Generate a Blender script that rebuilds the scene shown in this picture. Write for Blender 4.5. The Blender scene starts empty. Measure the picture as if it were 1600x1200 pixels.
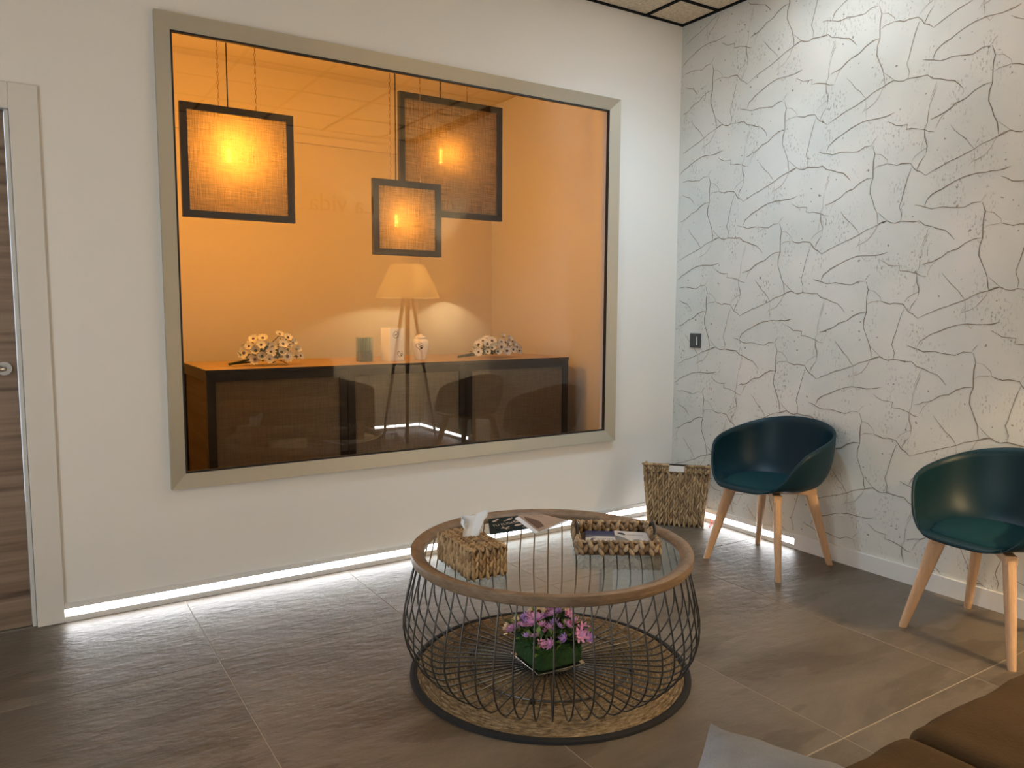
import bpy, bmesh, math, random
from mathutils import Vector, Matrix, noise
from math import sin, cos, pi, radians

scene = bpy.context.scene
COL = scene.collection
random.seed(7)

# ------------------------------------------------------------------ camera
CAM = Vector((-3.49998, -3.55338, 1.28467))
def make_camera():
    yaw, pitch, roll = .570343864, .0972134958, .00503512457
    f = Vector((sin(yaw)*cos(pitch), cos(yaw)*cos(pitch), -sin(pitch)))
    r = Vector((cos(yaw), -sin(yaw), 0)); u = r.cross(f)
    c, s = cos(roll), sin(roll)
    r2 = c*r + s*u; u2 = -s*r + c*u
    cd = bpy.data.cameras.new('camera'); cam = bpy.data.objects.new('camera', cd); COL.objects.link(cam)
    m = Matrix((r2, u2, -f)).transposed().to_4x4(); m.translation = CAM
    cam.matrix_world = m
    cd.sensor_fit = 'HORIZONTAL'; cd.sensor_width = 36; cd.lens = 1204.679/1600*36
    cd.clip_start = .02; cd.clip_end = 60
    scene.camera = cam
make_camera()

# ------------------------------------------------------------------ world, big lights, exposure
w = bpy.data.worlds.new('world'); scene.world = w; w.use_nodes = True
w.node_tree.nodes['Background'].inputs[0].default_value = (.75, .85, 1, 1)
w.node_tree.nodes['Background'].inputs[1].default_value = 1.0
scene.view_settings.view_transform = 'Standard'
scene.view_settings.look = 'None'
scene.view_settings.exposure = 0.08
scene.view_settings.gamma = 1.0
scene.view_settings.use_curve_mapping = False

def area(name, loc, target, sx, sy, power, color):
    l = bpy.data.lights.new(name, 'AREA'); l.shape = 'RECTANGLE'; l.size = sx; l.size_y = sy
    l.energy = power; l.color = color
    o = bpy.data.objects.new(name, l); COL.objects.link(o)
    o.location = loc
    d = Vector(target) - Vector(loc)
    o.rotation_euler = d.to_track_quat('-Z', 'Z').to_euler()
    return o
# added fill light standing in for daylight, at an unseen left-wall window
area('daylight_fill', (-5.06, -2.45, 1.15), (-1.0, -2.45, 1.15), 2.4, 1.6, 34, (1.0, .98, .92))
def spot(name, loc, target, power, color, cone, soft):
    l = bpy.data.lights.new(name, 'SPOT'); l.energy = power; l.color = color; l.spot_size = radians(cone); l.spot_blend = 1.0; l.shadow_soft_size = soft
    o = bpy.data.objects.new(name, l); COL.objects.link(o); o.location = loc
    o.rotation_euler = (Vector(target) - Vector(loc)).to_track_quat('-Z', 'Y').to_euler(); return o
# added unseen spot that cools and brightens the corner
spot('corner_fill_spot', (-1.21, -1.195, 2.955), (-.25, -.22, .30), 64, (.50, .78, 1.0), 104, .04)
P_AMBER, P_LAMP, S_LED, S_FILL = 38, 92, 21, 12

# ------------------------------------------------------------------ materials
M = {}
def nt(m): return m.node_tree.nodes, m.node_tree.links
def mat(name, col, rough=.6, metal=0, spec=.5, var=None, bump=None, coords='Object', emit=None, **kw):
    """var=(scale, amount, (sx,sy,sz), col2) colour noise; bump=(scale,strength,(sx,sy,sz))"""
    m = bpy.data.materials.new(name); m.use_nodes = True
    N, L = nt(m); b = N['Principled BSDF']
    b.inputs['Base Color'].default_value = (*col, 1); b.inputs['Roughness'].default_value = rough
    b.inputs['Metallic'].default_value = metal; b.inputs['Specular IOR Level'].default_value = spec
    for k, v in kw.items(): b.inputs[k.replace('_', ' ')].default_value = v
    if emit: b.inputs['Emission Color'].default_value = (*emit[0], 1); b.inputs['Emission Strength'].default_value = emit[1]
    def co(scale):
        if coords == 'World':
            t = N.new('ShaderNodeNewGeometry').outputs['Position']
        else:
            t = N.new('ShaderNodeTexCoord').outputs[coords]
        mp = N.new('ShaderNodeMapping'); mp.inputs['Scale'].default_value = scale
        L.new(t, mp.inputs[0]); return mp.outputs[0]
    if var:
        sc, lo, s3, c2 = var
        n = N.new('ShaderNodeTexNoise'); n.inputs['Scale'].default_value = sc; n.inputs['Detail'].default_value = 6
        n.inputs['Roughness'].default_value = .65
        L.new(co(s3), n.inputs['Vector'])
        r = N.new('ShaderNodeValToRGB'); r.color_ramp.elements[0].position = lo; r.color_ramp.elements[1].position = 1-lo
        r.color_ramp.elements[0].color = (*c2, 1); r.color_ramp.elements[1].color = (*col, 1)
        L.new(n.outputs['Fac'], r.inputs[0]); L.new(r.outputs[0], b.inputs['Base Color'])
    if bump:
        sc, st, s3 = bump
        n = N.new('ShaderNodeTexNoise'); n.inputs['Scale'].default_value = sc; n.inputs['Detail'].default_value = 5
        L.new(co(s3), n.inputs['Vector'])
        bp = N.new('ShaderNodeBump'); bp.inputs['Strength'].default_value = st; bp.inputs['Distance'].default_value = .01
        L.new(n.outputs['Fac'], bp.inputs['Height']); L.new(bp.outputs[0], b.inputs['Normal'])
    M[name] = m
    return m

def emission(name, col, s):
    m = bpy.data.materials.new(name); m.use_nodes = True
    N, L = nt(m); N.remove(N['Principled BSDF'])
    e = N.new('ShaderNodeEmission'); e.inputs[0].default_value = (*col, 1); e.inputs[1].default_value = s
    L.new(e.outputs[0], N['Material Output'].inputs[0]); M[name] = m

def glass(name, tint, ior, rough=0.0):
    """thin architectural glass: clear transmission plus a fresnel mirror on faces the ray enters"""
    m = bpy.data.materials.new(name); m.use_nodes = True
    N, L = nt(m); N.remove(N['Principled BSDF'])
    t = N.new('ShaderNodeBsdfTransparent'); t.inputs[0].default_value = (*tint, 1)
    g = N.new('ShaderNodeBsdfGlossy'); g.inputs['Roughness'].default_value = rough
    f = N.new('ShaderNodeFresnel'); f.inputs[0].default_value = ior
    ge = N.new('ShaderNodeNewGeometry')
    inv = N.new('ShaderNodeMath'); inv.operation = 'SUBTRACT'; inv.inputs[0].default_value = 1; L.new(ge.outputs['Backfacing'], inv.inputs[1])
    mu = N.new('ShaderNodeMath'); mu.operation = 'MULTIPLY'; L.new(f.outputs[0], mu.inputs[0]); L.new(inv.outputs[0], mu.inputs[1])
    mx = N.new('ShaderNodeMixShader'); L.new(mu.outputs[0], mx.inputs[0]); L.new(t.outputs[0], mx.inputs[1]); L.new(g.outputs[0], mx.inputs[2])
    L.new(mx.outputs[0], N['Material Output'].inputs[0]); M[name] = m

def island_mat(name, c1, c2, rough=.7, c3=None):
    """colour differs per loose strand"""
    m = mat(name, c1, rough, spec=.3, bump=(60, .4, (1, 1, 1)))
    N, L = nt(m); b = N['Principled BSDF']
    g = N.new('ShaderNodeNewGeometry'); r = N.new('ShaderNodeValToRGB')
    r.color_ramp.elements[0].color = (*c1, 1); r.color_ramp.elements[1].color = (*c2, 1)
    if c3:
        e = r.color_ramp.elements.new(.5); e.color = (*c3, 1)
    L.new(g.outputs['Random Per Island'], r.inputs[0]); L.new(r.outputs[0], b.inputs['Base Color'])
    return m

mat('wall_paint', (.80, .79, .76), .75, spec=.25, bump=(90, .06, (1, 1, 1)), coords='World')
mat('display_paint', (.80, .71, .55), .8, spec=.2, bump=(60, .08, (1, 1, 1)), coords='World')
mat('white_lacquer', (.72, .70, .66), .4)
mat('base_white', (.74, .73, .71), .45)
mat('frame_metal', (.44, .41, .33), .42, metal=.25)
mat('gasket', (.012, .010, .010), .5)
mat('grout', (.33, .29, .235), .9)
mat('black_metal', (.012, .011, .011), .42, spec=.5)
mat('wire_metal', (.10, .097, .094), .34, metal=.8)
mat('tee_black', (.004, .004, .004), .7, spec=.1)
mat('teal_shell', (.002, .022, .034), .46, spec=.30)
mat('teal_pad', (.003, .036, .046), .8, spec=.2, bump=(300, .3, (1, 1, 1)))
mat('oak', (.66, .43, .26), .5, var=(6, .3, (14, 14, .8), (.56, .34, .19)))
mat('rim_wood', (.29, .205, .135), .45, var=(7, .3, (3, 3, 14), (.15, .10, .062)), bump=(30, .25, (1, 1, 6)))
mat('sofa_fabric', (.090, .057, .029), .9, spec=.1, var=(5, .3, (1, 1, 1), (.066, .040, .019)), bump=(150, .25, (1, 1, 1)))
mat('grey_fabric', (.31, .33, .36), .7, spec=.3, var=(6, .3, (1, 1, 1), (.20, .21, .23)), bump=(220, .25, (1, 1, 1)))
mat('rug_border', (.010, .010, .012), .85)
mat('basket_core', (.085, .05, .025), .9)
island_mat('hyacinth', (.50, .35, .19), (.22, .135, .07), .6, (.40, .27, .14))
island_mat('hyacinth_grey', (.50, .40, .28), (.16, .10, .055), .6, (.36, .26, .16))
mat('tissue_paper', (.78, .84, .92), .85, Subsurface_Weight=.0)
mat('paper_white', (.62, .61, .60), .6)
mat('tag_white', (.85, .82, .78), .6)
mat('paper_dark', (.010, .024, .028), .75, spec=.15)
mat('paper_blue', (.022, .040, .125), .4)
mat('paper_slate', (.10, .12, .19), .4)
mat('print_grey', (.16, .17, .18), .6)
mat('print_dark', (.02, .025, .04), .6)
mat('print_sand', (.55, .46, .38), .6)
mat('print_brown', (.10, .065, .055), .5)
mat('paper_tan', (.42, .34, .28), .45, var=(3, .3, (4, 30, 1), (.36, .28, .22)))
mat('logo_black', (.01, .01, .012), .6)
mat('moss', (.016, .070, .010), .95, var=(18, .3, (1, 1, 1), (.005, .024, .004)), bump=(70, 1, (1, 1, 1)))
mat('leaf', (.045, .12, .02), .6, var=(30, .3, (1, 1, 1), (.015, .05, .012)))
mat('leaf_light', (.20, .30, .06), .6)
mat('petal_pink', (.74, .36, .62), .6)
mat('petal_violet', (.56, .34, .74), .6)
mat('petal_cream', (.75, .55, .36), .6)
mat('petal_white', (.72, .69, .58), .6)
mat('flower_core', (.09, .03, .012), .8)
mat('core_green', (.10, .09, .02), .8)
mat('stem', (.03, .06, .012), .7)
mat('counter_dark', (.012, .009, .007), .45)
mat('worktop_wood', (.50, .33, .17), .38, var=(4, .3, (2, 12, 1), (.42, .27, .13)))
mat('porcelain', (.78, .73, .64), .25)
mat('box_white', (.80, .76, .68), .55)
mat('chrome', (.55, .54, .52), .25, metal=1)
mat('switch_grey', (.065, .067, .067), .3)
mat('plastic_white', (.75, .74, .72), .4)
mat('red_wire', (.75, .03, .02), .5)
mat('brass', (.35, .20, .06), .3, metal=1)
mat('lettering', (.10, .08, .06), .6)
mat('leg_brown', (.16, .085, .04), .5)
mat('crack_ink', (.25, .20, .15), .9, spec=.1)
mat('crack_light', (.36, .30, .24), .9, spec=.1)
mat('pebbles', (.25, .22, .18), .7, var=(60, .3, (1, 1, 1), (.06, .05, .05)))
emission('led', (.96, .98, 1.0), S_LED)
emission('fill_panel_glow', (.85, .94, 1.0), S_FILL)  # glow of the added ceiling fill panel
emission('filament', (1, .50, .08), 60)
emission('lamp_bulb', (1, .78, .45), 6)
glass('window_glass', (.92, .92, .92), 1.8)
glass('table_glass', (.86, .90, .89), 1.62)
glass('bulb_glass', (.97, .86, .62), 1.35)
glass('lamp_glass', (1, .97, .93), 1.3)
glass('vase_glass', (.80, .84, .80), 1.45)

# floor tile: slate-look porcelain
def tile_mat():
    m = mat('slate_tile', (.155, .125, .098), .42, spec=.4)
    N, L = nt(m); b = N['Principled BSDF']
    g = N.new('ShaderNodeNewGeometry')
    oi = N.new('ShaderNodeObjectInfo')
    def mp(sc):
        x = N.new('ShaderNodeMapping'); x.inputs['Scale'].default_value = sc; x.inputs['Rotation'].default_value = (0, 0, .12)
        L.new(g.outputs['Position'], x.inputs[0])
        ad = N.new('ShaderNodeVectorMath'); ad.operation = 'ADD'; L.new(x.outputs[0], ad.inputs[0])
        cx = N.new('ShaderNodeCombineXYZ'); mu = N.new('ShaderNodeMath'); mu.operation = 'MULTIPLY'; mu.inputs[1].default_value = 40
        L.new(oi.outputs['Random'], mu.inputs[0]); L.new(mu.outputs[0], cx.inputs[2]); L.new(cx.outputs[0], ad.inputs[1])
        return ad.outputs[0]
    n1 = N.new('ShaderNodeTexNoise'); n1.inputs['Scale'].default_value = 1.6; n1.inputs['Detail'].default_value = 9; n1.inputs['Roughness'].default_value = .62; n1.inputs['Distortion'].default_value = .6
    L.new(mp((1, 2.2, 1)), n1.inputs['Vector'])
    r = N.new('ShaderNodeValToRGB'); r.color_ramp.elements[0].position = .36; r.color_ramp.elements[1].position = .68
    r.color_ramp.elements[0].color = (.112, .088, .064, 1); r.color_ramp.elements[1].color = (.185, .155, .122, 1)
    L.new(n1.outputs['Fac'], r.inputs[0])
    n2 = N.new('ShaderNodeTexNoise'); n2.inputs['Scale'].default_value = 2.2; n2.inputs['Detail'].default_value = 4
    L.new(mp((.8, 2.6, 1)), n2.inputs['Vector'])
    r2 = N.new('ShaderNodeValToRGB'); r2.color_ramp.elements[0].position = .535; r2.color_ramp.elements[1].position = .56
    L.new(n2.outputs['Fac'], r2.inputs[0])
    mx = N.new('ShaderNodeMix'); mx.data_type = 'RGBA'; mx.blend_type = 'MULTIPLY'
    sc = N.new('ShaderNodeMath'); sc.operation = 'MULTIPLY'; sc.inputs[1].default_value = .75; L.new(r2.outputs[0], sc.inputs[0])
    L.new(sc.outputs[0], mx.inputs[0]); L.new(r.outputs[0], mx.inputs[6]); mx.inputs[7].default_value = (.72, .68, .62, 1)
    L.new(mx.outputs[2], b.inputs['Base Color'])
    n3 = N.new('ShaderNodeTexNoise'); n3.inputs['Scale'].default_value = 9; n3.inputs['Detail'].default_value = 7; n3.inputs['Roughness'].default_value = .6
    L.new(mp((1.6, 3.6, 1)), n3.inputs['Vector'])
    bp = N.new('ShaderNodeBump'); bp.inputs['Strength'].default_value = .5; bp.inputs['Distance'].default_value = .010
    L.new(n3.outputs['Fac'], bp.inputs['Height']); L.new(bp.outputs[0], b.inputs['Normal'])
tile_mat()

def wallpaper_mat():
    m = mat('crackle_paper', (.66, .65, .61), .85, spec=.15)
    N, L = nt(m); b = N['Principled BSDF']
    g = N.new('ShaderNodeNewGeometry')
    def noi(sc, s3, det, lo, hi, c0, c1):
        x = N.new('ShaderNodeMapping'); x.inputs['Scale'].default_value = s3; L.new(g.outputs['Position'], x.inputs[0])
        n = N.new('ShaderNodeTexNoise'); n.inputs['Scale'].default_value = sc; n.inputs['Detail'].default_value = det
        L.new(x.outputs[0], n.inputs['Vector'])
        r = N.new('ShaderNodeValToRGB'); r.color_ramp.elements[0].position = lo; r.color_ramp.elements[1].position = hi
        r.color_ramp.elements[0].color = (*c0, 1); r.color_ramp.elements[1].color = (*c1, 1)
        L.new(n.outputs['Fac'], r.inputs[0]); return r.outputs[0]
    base = noi(2.2, (1, 1, 1), 5, .35, .65, (.60, .61, .57), (.70, .68, .635))
    patch = noi(5.0, (1, 1.6, 1), 3, .50, .66, (0, 0, 0), (1, 1, 1))
    fleck = noi(80, (1, 1.5, .7), 3, .56, .64, (0, 0, 0), (1, 1, 1))
    spot = noi(42, (1, 1, 1.1), 1, .735, .755, (0, 0, 0), (1, 1, 1))
    mul = N.new('ShaderNodeMath'); mul.operation = 'MULTIPLY'; L.new(patch, mul.inputs[0]); L.new(fleck, mul.inputs[1])
    m2 = N.new('ShaderNodeMath'); m2.operation = 'MULTIPLY'; L.new(mul.outputs[0], m2.inputs[0]); m2.inputs[1].default_value = .8
    mx = N.new('ShaderNodeMix'); mx.data_type = 'RGBA'; L.new(m2.outputs[0], mx.inputs[0]); L.new(base, mx.inputs[6]); mx.inputs[7].default_value = (.33, .30, .26, 1)
    m3 = N.new('ShaderNodeMath'); m3.operation = 'MULTIPLY'; L.new(spot, m3.inputs[0]); m3.inputs[1].default_value = .75
    my = N.new('ShaderNodeMix'); my.data_type = 'RGBA'; L.new(m3.outputs[0], my.inputs[0]); L.new(mx.outputs[2], my.inputs[6]); my.inputs[7].default_value = (.17, .14, .11, 1)
    L.new(my.outputs[2], b.inputs['Base Color'])
wallpaper_mat()

def jute_mat():
    m = mat('jute', (.36, .27, .17), .9, spec=.15)
    N, L = nt(m); b = N['Principled BSDF']
    tc = N.new('ShaderNodeTexCoord'); sx = N.new('ShaderNodeSeparateXYZ'); L.new(tc.outputs['Object'], sx.inputs[0])
    an = N.new('ShaderNodeMath'); an.operation = 'ARCTAN2'; L.new(sx.outputs[1], an.inputs[0]); L.new(sx.outputs[0], an.inputs[1])
    le = N.new('ShaderNodeVectorMath'); le.operation = 'LENGTH'; L.new(tc.outputs['Object'], le.inputs[0])
    a2 = N.new('ShaderNodeMath'); a2.operation = 'MULTIPLY'; a2.inputs[1].default_value = 14; L.new(an.outputs[0], a2.inputs[0])
    r2 = N.new('ShaderNodeMath'); r2.operation = 'MULTIPLY'; r2.inputs[1].default_value = 210; L.new(le.outputs['Value'], r2.inputs[0])
    cx = N.new('ShaderNodeCombineXYZ'); L.new(a2.outputs[0], cx.inputs[0]); L.new(r2.outputs[0], cx.inputs[1])
    n = N.new('ShaderNodeTexNoise'); n.inputs['Scale'].default_value = 1; n.inputs['Detail'].default_value = 5; n.inputs['Roughness'].default_value = .7
    L.new(cx.outputs[0], n.inputs['Vector'])
    r = N.new('ShaderNodeValToRGB'); e = r.color_ramp.elements
    e[0].position = .32; e[0].color = (.075, .050, .028, 1); e[1].position = .74; e[1].color = (.58, .46, .33, 1)
    q = e.new(.5); q.color = (.27, .195, .115, 1)
    L.new(n.outputs['Fac'], r.inputs[0]); L.new(r.outputs[0], b.inputs['Base Color'])
    bp = N.new('ShaderNodeBump'); bp.inputs['Strength'].default_value = .9; bp.inputs['Distance'].default_value = .006
    L.new(n.outputs['Fac'], bp.inputs['Height']); L.new(bp.outputs[0], b.inputs['Normal'])
jute_mat()

def woodwool_mat():
    m = mat('wood_wool', (.84, .72, .55), .95, spec=.1, var=(55, .32, (1, 1, 1), (.52, .43, .31)), bump=(70, .9, (1, 1, 1)), coords='World')
woodwool_mat()

def veneer_mat():
    m = mat('door_veneer', (.3, .22, .17), .45)
    N, L = nt(m); b = N['Principled BSDF']
    g = N.new('ShaderNodeNewGeometry'); x = N.new('ShaderNodeMapping'); x.inputs['Scale'].default_value = (.7, 1, 19)
    L.new(g.outputs['Position'], x.inputs[0])
    n = N.new('ShaderNodeTexNoise'); n.inputs['Scale'].default_value = 1.5; n.inputs['Detail'].default_value = 7; n.inputs['Distortion'].default_value = .5
    L.new(x.outputs[0], n.inputs['Vector'])
    r = N.new('ShaderNodeValToRGB'); e = r.color_ramp.elements
    e[0].position = .27; e[0].color = (.085, .055, .038, 1); e[1].position = .73; e[1].color = (.31, .235, .175, 1)
    a = e.new(.40); a.color = (.18, .125, .090, 1); a = e.new(.55); a.color = (.25, .185, .135, 1)
    L.new(n.outputs['Fac'], r.inputs[0]); L.new(r.outputs[0], b.inputs['Base Color'])
veneer_mat()

def linen_mat(name, thread, gap, see):
    """open weave seen against the light: translucent threads with see-through gaps"""
    m = bpy.data.materials.new(name); m.use_nodes = True
    N, L = nt(m); N.remove(N['Principled BSDF'])
    tc = N.new('ShaderNodeTexCoord')
    def thr(s3):
        x = N.new('ShaderNodeMapping'); x.inputs['Scale'].default_value = s3; L.new(tc.outputs['Object'], x.inputs[0])
        n = N.new('ShaderNodeTexNoise'); n.inputs['Scale'].default_value = 1; n.inputs['Detail'].default_value = 2
        L.new(x.outputs[0], n.inputs['Vector']); return n.outputs['Fac']
    a = thr((260, 1, 9)); c = thr((9, 1, 260))
    mn = N.new('ShaderNodeMath'); mn.operation = 'ADD'; L.new(a, mn.inputs[0]); L.new(c, mn.inputs[1])
    r = N.new('ShaderNodeMapRange'); r.inputs[1].default_value = .80; r.inputs[2].default_value = 1.2
    L.new(mn.outputs[0], r.inputs[0])
    mc = N.new('ShaderNodeMix'); mc.data_type = 'RGBA'; L.new(r.outputs[0], mc.inputs[0])
    mc.inputs[6].default_value = (*gap, 1); mc.inputs[7].default_value = (*thread, 1)
    d = N.new('ShaderNodeBsdfDiffuse'); t = N.new('ShaderNodeBsdfTranslucent')
    L.new(mc.outputs[2], d.inputs[0]); L.new(mc.outputs[2], t.inputs[0])
    s1 = N.new('ShaderNodeMixShader'); s1.inputs[0].default_value = .6; L.new(d.outputs[0], s1.inputs[1]); L.new(t.outputs[0], s1.inputs[2])
    tr = N.new('ShaderNodeBsdfTransparent')
    rr = N.new('ShaderNodeMapRange'); rr.inputs[1].default_value = .80; rr.inputs[2].default_value = 1.2; rr.inputs[3].default_value = see*1.7; rr.inputs[4].default_value = see*.2
    L.new(mn.outputs[0], rr.inputs[0])
    s2 = N.new('ShaderNodeMixShader'); L.new(rr.outputs[0], s2.inputs[0]); L.new(s1.outputs[0], s2.inputs[1]); L.new(tr.outputs[0], s2.inputs[2])
    L.new(s2.outputs[0], N['Material Output'].inputs[0]); M[name] = m
linen_mat('linen', (.56, .45, .30), (.24, .18, .11), .22)
linen_mat('counter_linen', (.46, .37, .24), (.36, .28, .18), .0)

def shade_mat():
    m = bpy.data.materials.new('lampshade_cloth'); m.use_nodes = True
    N, L = nt(m); N.remove(N['Principled BSDF'])
    d = N.new('ShaderNodeBsdfDiffuse'); t = N.new('ShaderNodeBsdfTranslucent')
    d.inputs[0].default_value = (.75, .68, .55, 1); t.inputs[0].default_value = (.62, .52, .36, 1)
    s = N.new('ShaderNodeMixShader'); s.inputs[0].default_value = .55; L.new(d.outputs[0], s.inputs[1]); L.new(t.outputs[0], s.inputs[2])
    L.new(s.outputs[0], N['Material Output'].inputs[0]); M['lampshade_cloth'] = m
shade_mat()

# ------------------------------------------------------------------ mesh helpers
class MB:
    def __init__(s): s.v = []; s.f = []
    def add(s, vs, fs):
        o = len(s.v); s.v += [tuple(v) for v in vs]; s.f += [tuple(i+o for i in f) for f in fs]; return s
    def box(s, c, d, rz=0, mtx=None):
        hx, hy, hz = d[0]/2, d[1]/2, d[2]/2; vs = []
        for z in (-hz, hz):
            for x, y in ((-hx, -hy), (hx, -hy), (hx, hy), (-hx, hy)):
                p = Vector((x, y, z))
                if mtx is not None: p = mtx @ p
                elif rz: p = Matrix.Rotation(rz, 3, 'Z') @ p
                vs.append(p + Vector(c))
        return s.add(vs, [(3, 2, 1, 0), (4, 5, 6, 7), (0, 1, 5, 4), (1, 2, 6, 5), (2, 3, 7, 6), (3, 0, 4, 7)])
    def bx(s, x0, x1, y0, y1, z0, z1):
        return s.box(((x0+x1)/2, (y0+y1)/2, (z0+z1)/2), (x1-x0, y1-y0, z1-z0))
    def tube(s, pts, r, n=8, closed=False, cap=True):
        pts = [Vector(p) for p in pts]; m = len(pts); rs = r if isinstance(r, (list, tuple)) else [r]*m
        vs = []; up = None
        for i, p in enumerate(pts):
            a = pts[(i-1) % m] if (closed or i > 0) else p
            b = pts[(i+1) % m] if (closed or i < m-1) else p
            t = (b-a).normalized()
            if up is None: up = Vector((0, 0, 1)) if abs(t.z) < .9 else Vector((1, 0, 0))
            x = t.cross(up)
            if x.length < 1e-4: x = t.orthogonal()
            x.normalize(); y = x.cross(t).normalized(); up = y if not closed else up
            for k in range(n):
                q = 2*pi*k/n; vs.append(p + (x*cos(q) + y*sin(q))*rs[i])
        fs = []
        for i in range(m if closed else m-1):
            j = (i+1) % m
            for k in range(n):
                l = (k+1) % n; fs.append((i*n+k, i*n+l, j*n+l, j*n+k))
        if cap and not closed: fs += [tuple(range(n-1, -1, -1)), tuple((m-1)*n+k for k in range(n))]
        return s.add(vs, fs)
    def lathe(s, prof, n=48, c=(0, 0, 0), closed=False):
        vs = []; m = len(prof)
        for k in range(n):
            q = 2*pi*k/n
            for r, z in prof: vs.append((c[0]+r*cos(q), c[1]+r*sin(q), c[2]+z))
        fs = []
        for k in range(n):
            l = (k+1) % n
            for i in range(m if closed else m-1):
                j = (i+1) % m; fs.append((k*m+i, l*m+i, l*m+j, k*m+j))
        if not closed:
            if prof[0][0] > 1e-5: fs.append(tuple(k*m for k in range(n-1, -1, -1)))
            if prof[-1][0] > 1e-5: fs.append(tuple(k*m+m-1 for k in range(n)))
        return s.add(vs, fs)
    def disc(s, c, r, n=16, z=0): 
        return s.add([(c[0]+r*cos(2*pi*k/n), c[1]+r*sin(2*pi*k/n), z) for k in range(n)], [tuple(range(n))])
    def grid(s, fn, nu, nv, wrap=False):
        vs = [fn(i/nu if wrap else i/nu, j/nv) for i in range(nu if wrap else nu+1) for j in range(nv+1)]
        fs = []; W = nv+1
        for i in range(nu):
            k = (i+1) % nu if wrap else i+1
            for j in range(nv): fs.append((i*W+j, k*W+j, k*W+j+1, i*W+j+1))
        return s.add(vs, fs)
    def ribbon(s, pts, wd, nrm):
        """flat printed line"""
        pts = [Vector(p) for p in pts]; nrm = Vector(nrm); vs = []
        for i, p in enumerate(pts):
            t = pts[min(i+1, len(pts)-1)] - pts[max(i-1, 0)]; x = t.cross(nrm).normalized()
            ww = wd[i] if isinstance(wd, (list, tuple)) else wd
            vs += [p - x*ww/2, p + x*ww/2]
        return s.add(vs, [(2*i, 2*i+1, 2*i+3, 2*i+2) for i in range(len(pts)-1)])
    def mesh(s, name, smooth=False, bevel=0, seg=2, angle=40):
        me = bpy.data.meshes.new(name); me.from_pydata(s.v, [], s.f); me.validate(); 
        bm = bmesh.new(); bm.from_mesh(me)
        if bevel:
            ed = [e for e in bm.edges if len(e.link_faces) == 2 and e.calc_face_angle(0) > radians(30)]
            bmesh.ops.bevel(bm, geom=ed, offset=bevel, segments=seg, profile=.5, affect='EDGES', clamp_overlap=True)
        bm.to_mesh(me); bm.free()
        if smooth:
            me.polygons.foreach_set('use_smooth', [True]*len(me.polygons))
            if angle < 180: me.set_sharp_from_angle(angle=radians(angle))
        me.update(); return me
    def build(s, name, m, parent=None, loc=None, rot=None, **kw):
        me = s.mesh(name, **kw); return link(name, me, m, parent, loc, rot)

def link(name, me, m, parent=None, loc=None, rot=None):
    if m and not me.materials: me.materials.append(M[m])
    o = bpy.data.objects.new(name, me); COL.objects.link(o)
    if parent is not None: o.parent = parent
    if loc is not None: o.location = loc
    if rot is not None: o.rotation_euler = rot
    return o
def thing(name, label, cat, loc=(0, 0, 0), rz=0, group=None):
    o = bpy.data.objects.new(name, None); o.empty_display_size = .05; COL.objects.link(o)
    o.location = loc; o.rotation_euler = (0, 0, rz); tag(o, label, cat, group); return o
def tag(o, label, cat, group=None):
    o['label'] = label; o['category'] = cat
    if group: o['group'] = group
    return o
def struct(o, label=None):
    o['kind'] = 'structure'
    if label: o['label'] = label
    return o
def stuff(o): o['kind'] = 'stuff'; return o
def dup_tree(o, parent=None):
    c = o.copy(); COL.objects.link(c)
    if parent is not None: c.parent = parent
    for ch in list(o.children): dup_tree(ch, c)
    return c
def text_mesh(body, size):
    cu = bpy.data.curves.new('text', 'FONT'); cu.body = body; cu.size = size; cu.resolution_u = 3; cu.align_x = 'LEFT'
    o = bpy.data.objects.new('text', cu); COL.objects.link(o)
    dg = bpy.context.evaluated_depsgraph_get()
    me = bpy.data.meshes.new_from_object(o.evaluated_get(dg))
    bpy.data.objects.remove(o); bpy.data.curves.remove(cu); return me
def superq(size, n, nu=14):
    """rounded cushion block: cube surface pushed onto a superellipsoid"""
    bm = bmesh.new(); bmesh.ops.create_cube(bm, size=2)
    bmesh.ops.subdivide_edges(bm, edges=bm.edges[:], cuts=nu, use_grid_fill=True)
    for v in bm.verts:
        k = (abs(v.co.x)**n + abs(v.co.y)**n + abs(v.co.z)**n)**(-1/n)
        v.co = Vector((v.co.x*k*size[0]/2, v.co.y*k*size[1]/2, v.co.z*k*size[2]/2))
    mb = MB(); mb.v = [tuple(v.co) for v in bm.verts]; mb.f = [tuple(v.index for v in f.verts) for f in bm.faces]; bm.free()
    return mb
def rbox(size, r, nu=18):
    """box with rounded edges of radius r, finely meshed"""
    bm = bmesh.new(); bmesh.ops.create_cube(bm, size=2)
    bmesh.ops.subdivide_edges(bm, edges=bm.edges[:], cuts=nu, use_grid_fill=True)
    mb = MB()
    for v in bm.verts:
        p = Vector([math.copysign(abs(t)**.55, t)*s/2 for t, s in zip(v.co, size)])
        q = Vector([max(-(s/2-r), min(s/2-r, t)) for t, s in zip(p, size)])
        d = p - q
        if d.length > 1e-6: p = q + d.normalized()*r
        mb.v.append(tuple(p))
    mb.f = [tuple(v.index for v in f.verts) for f in bm.faces]; bm.free()
    return mb
def sblend(t): t = min(1, max(0, t)); return t*t*(3-2*t)
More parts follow.
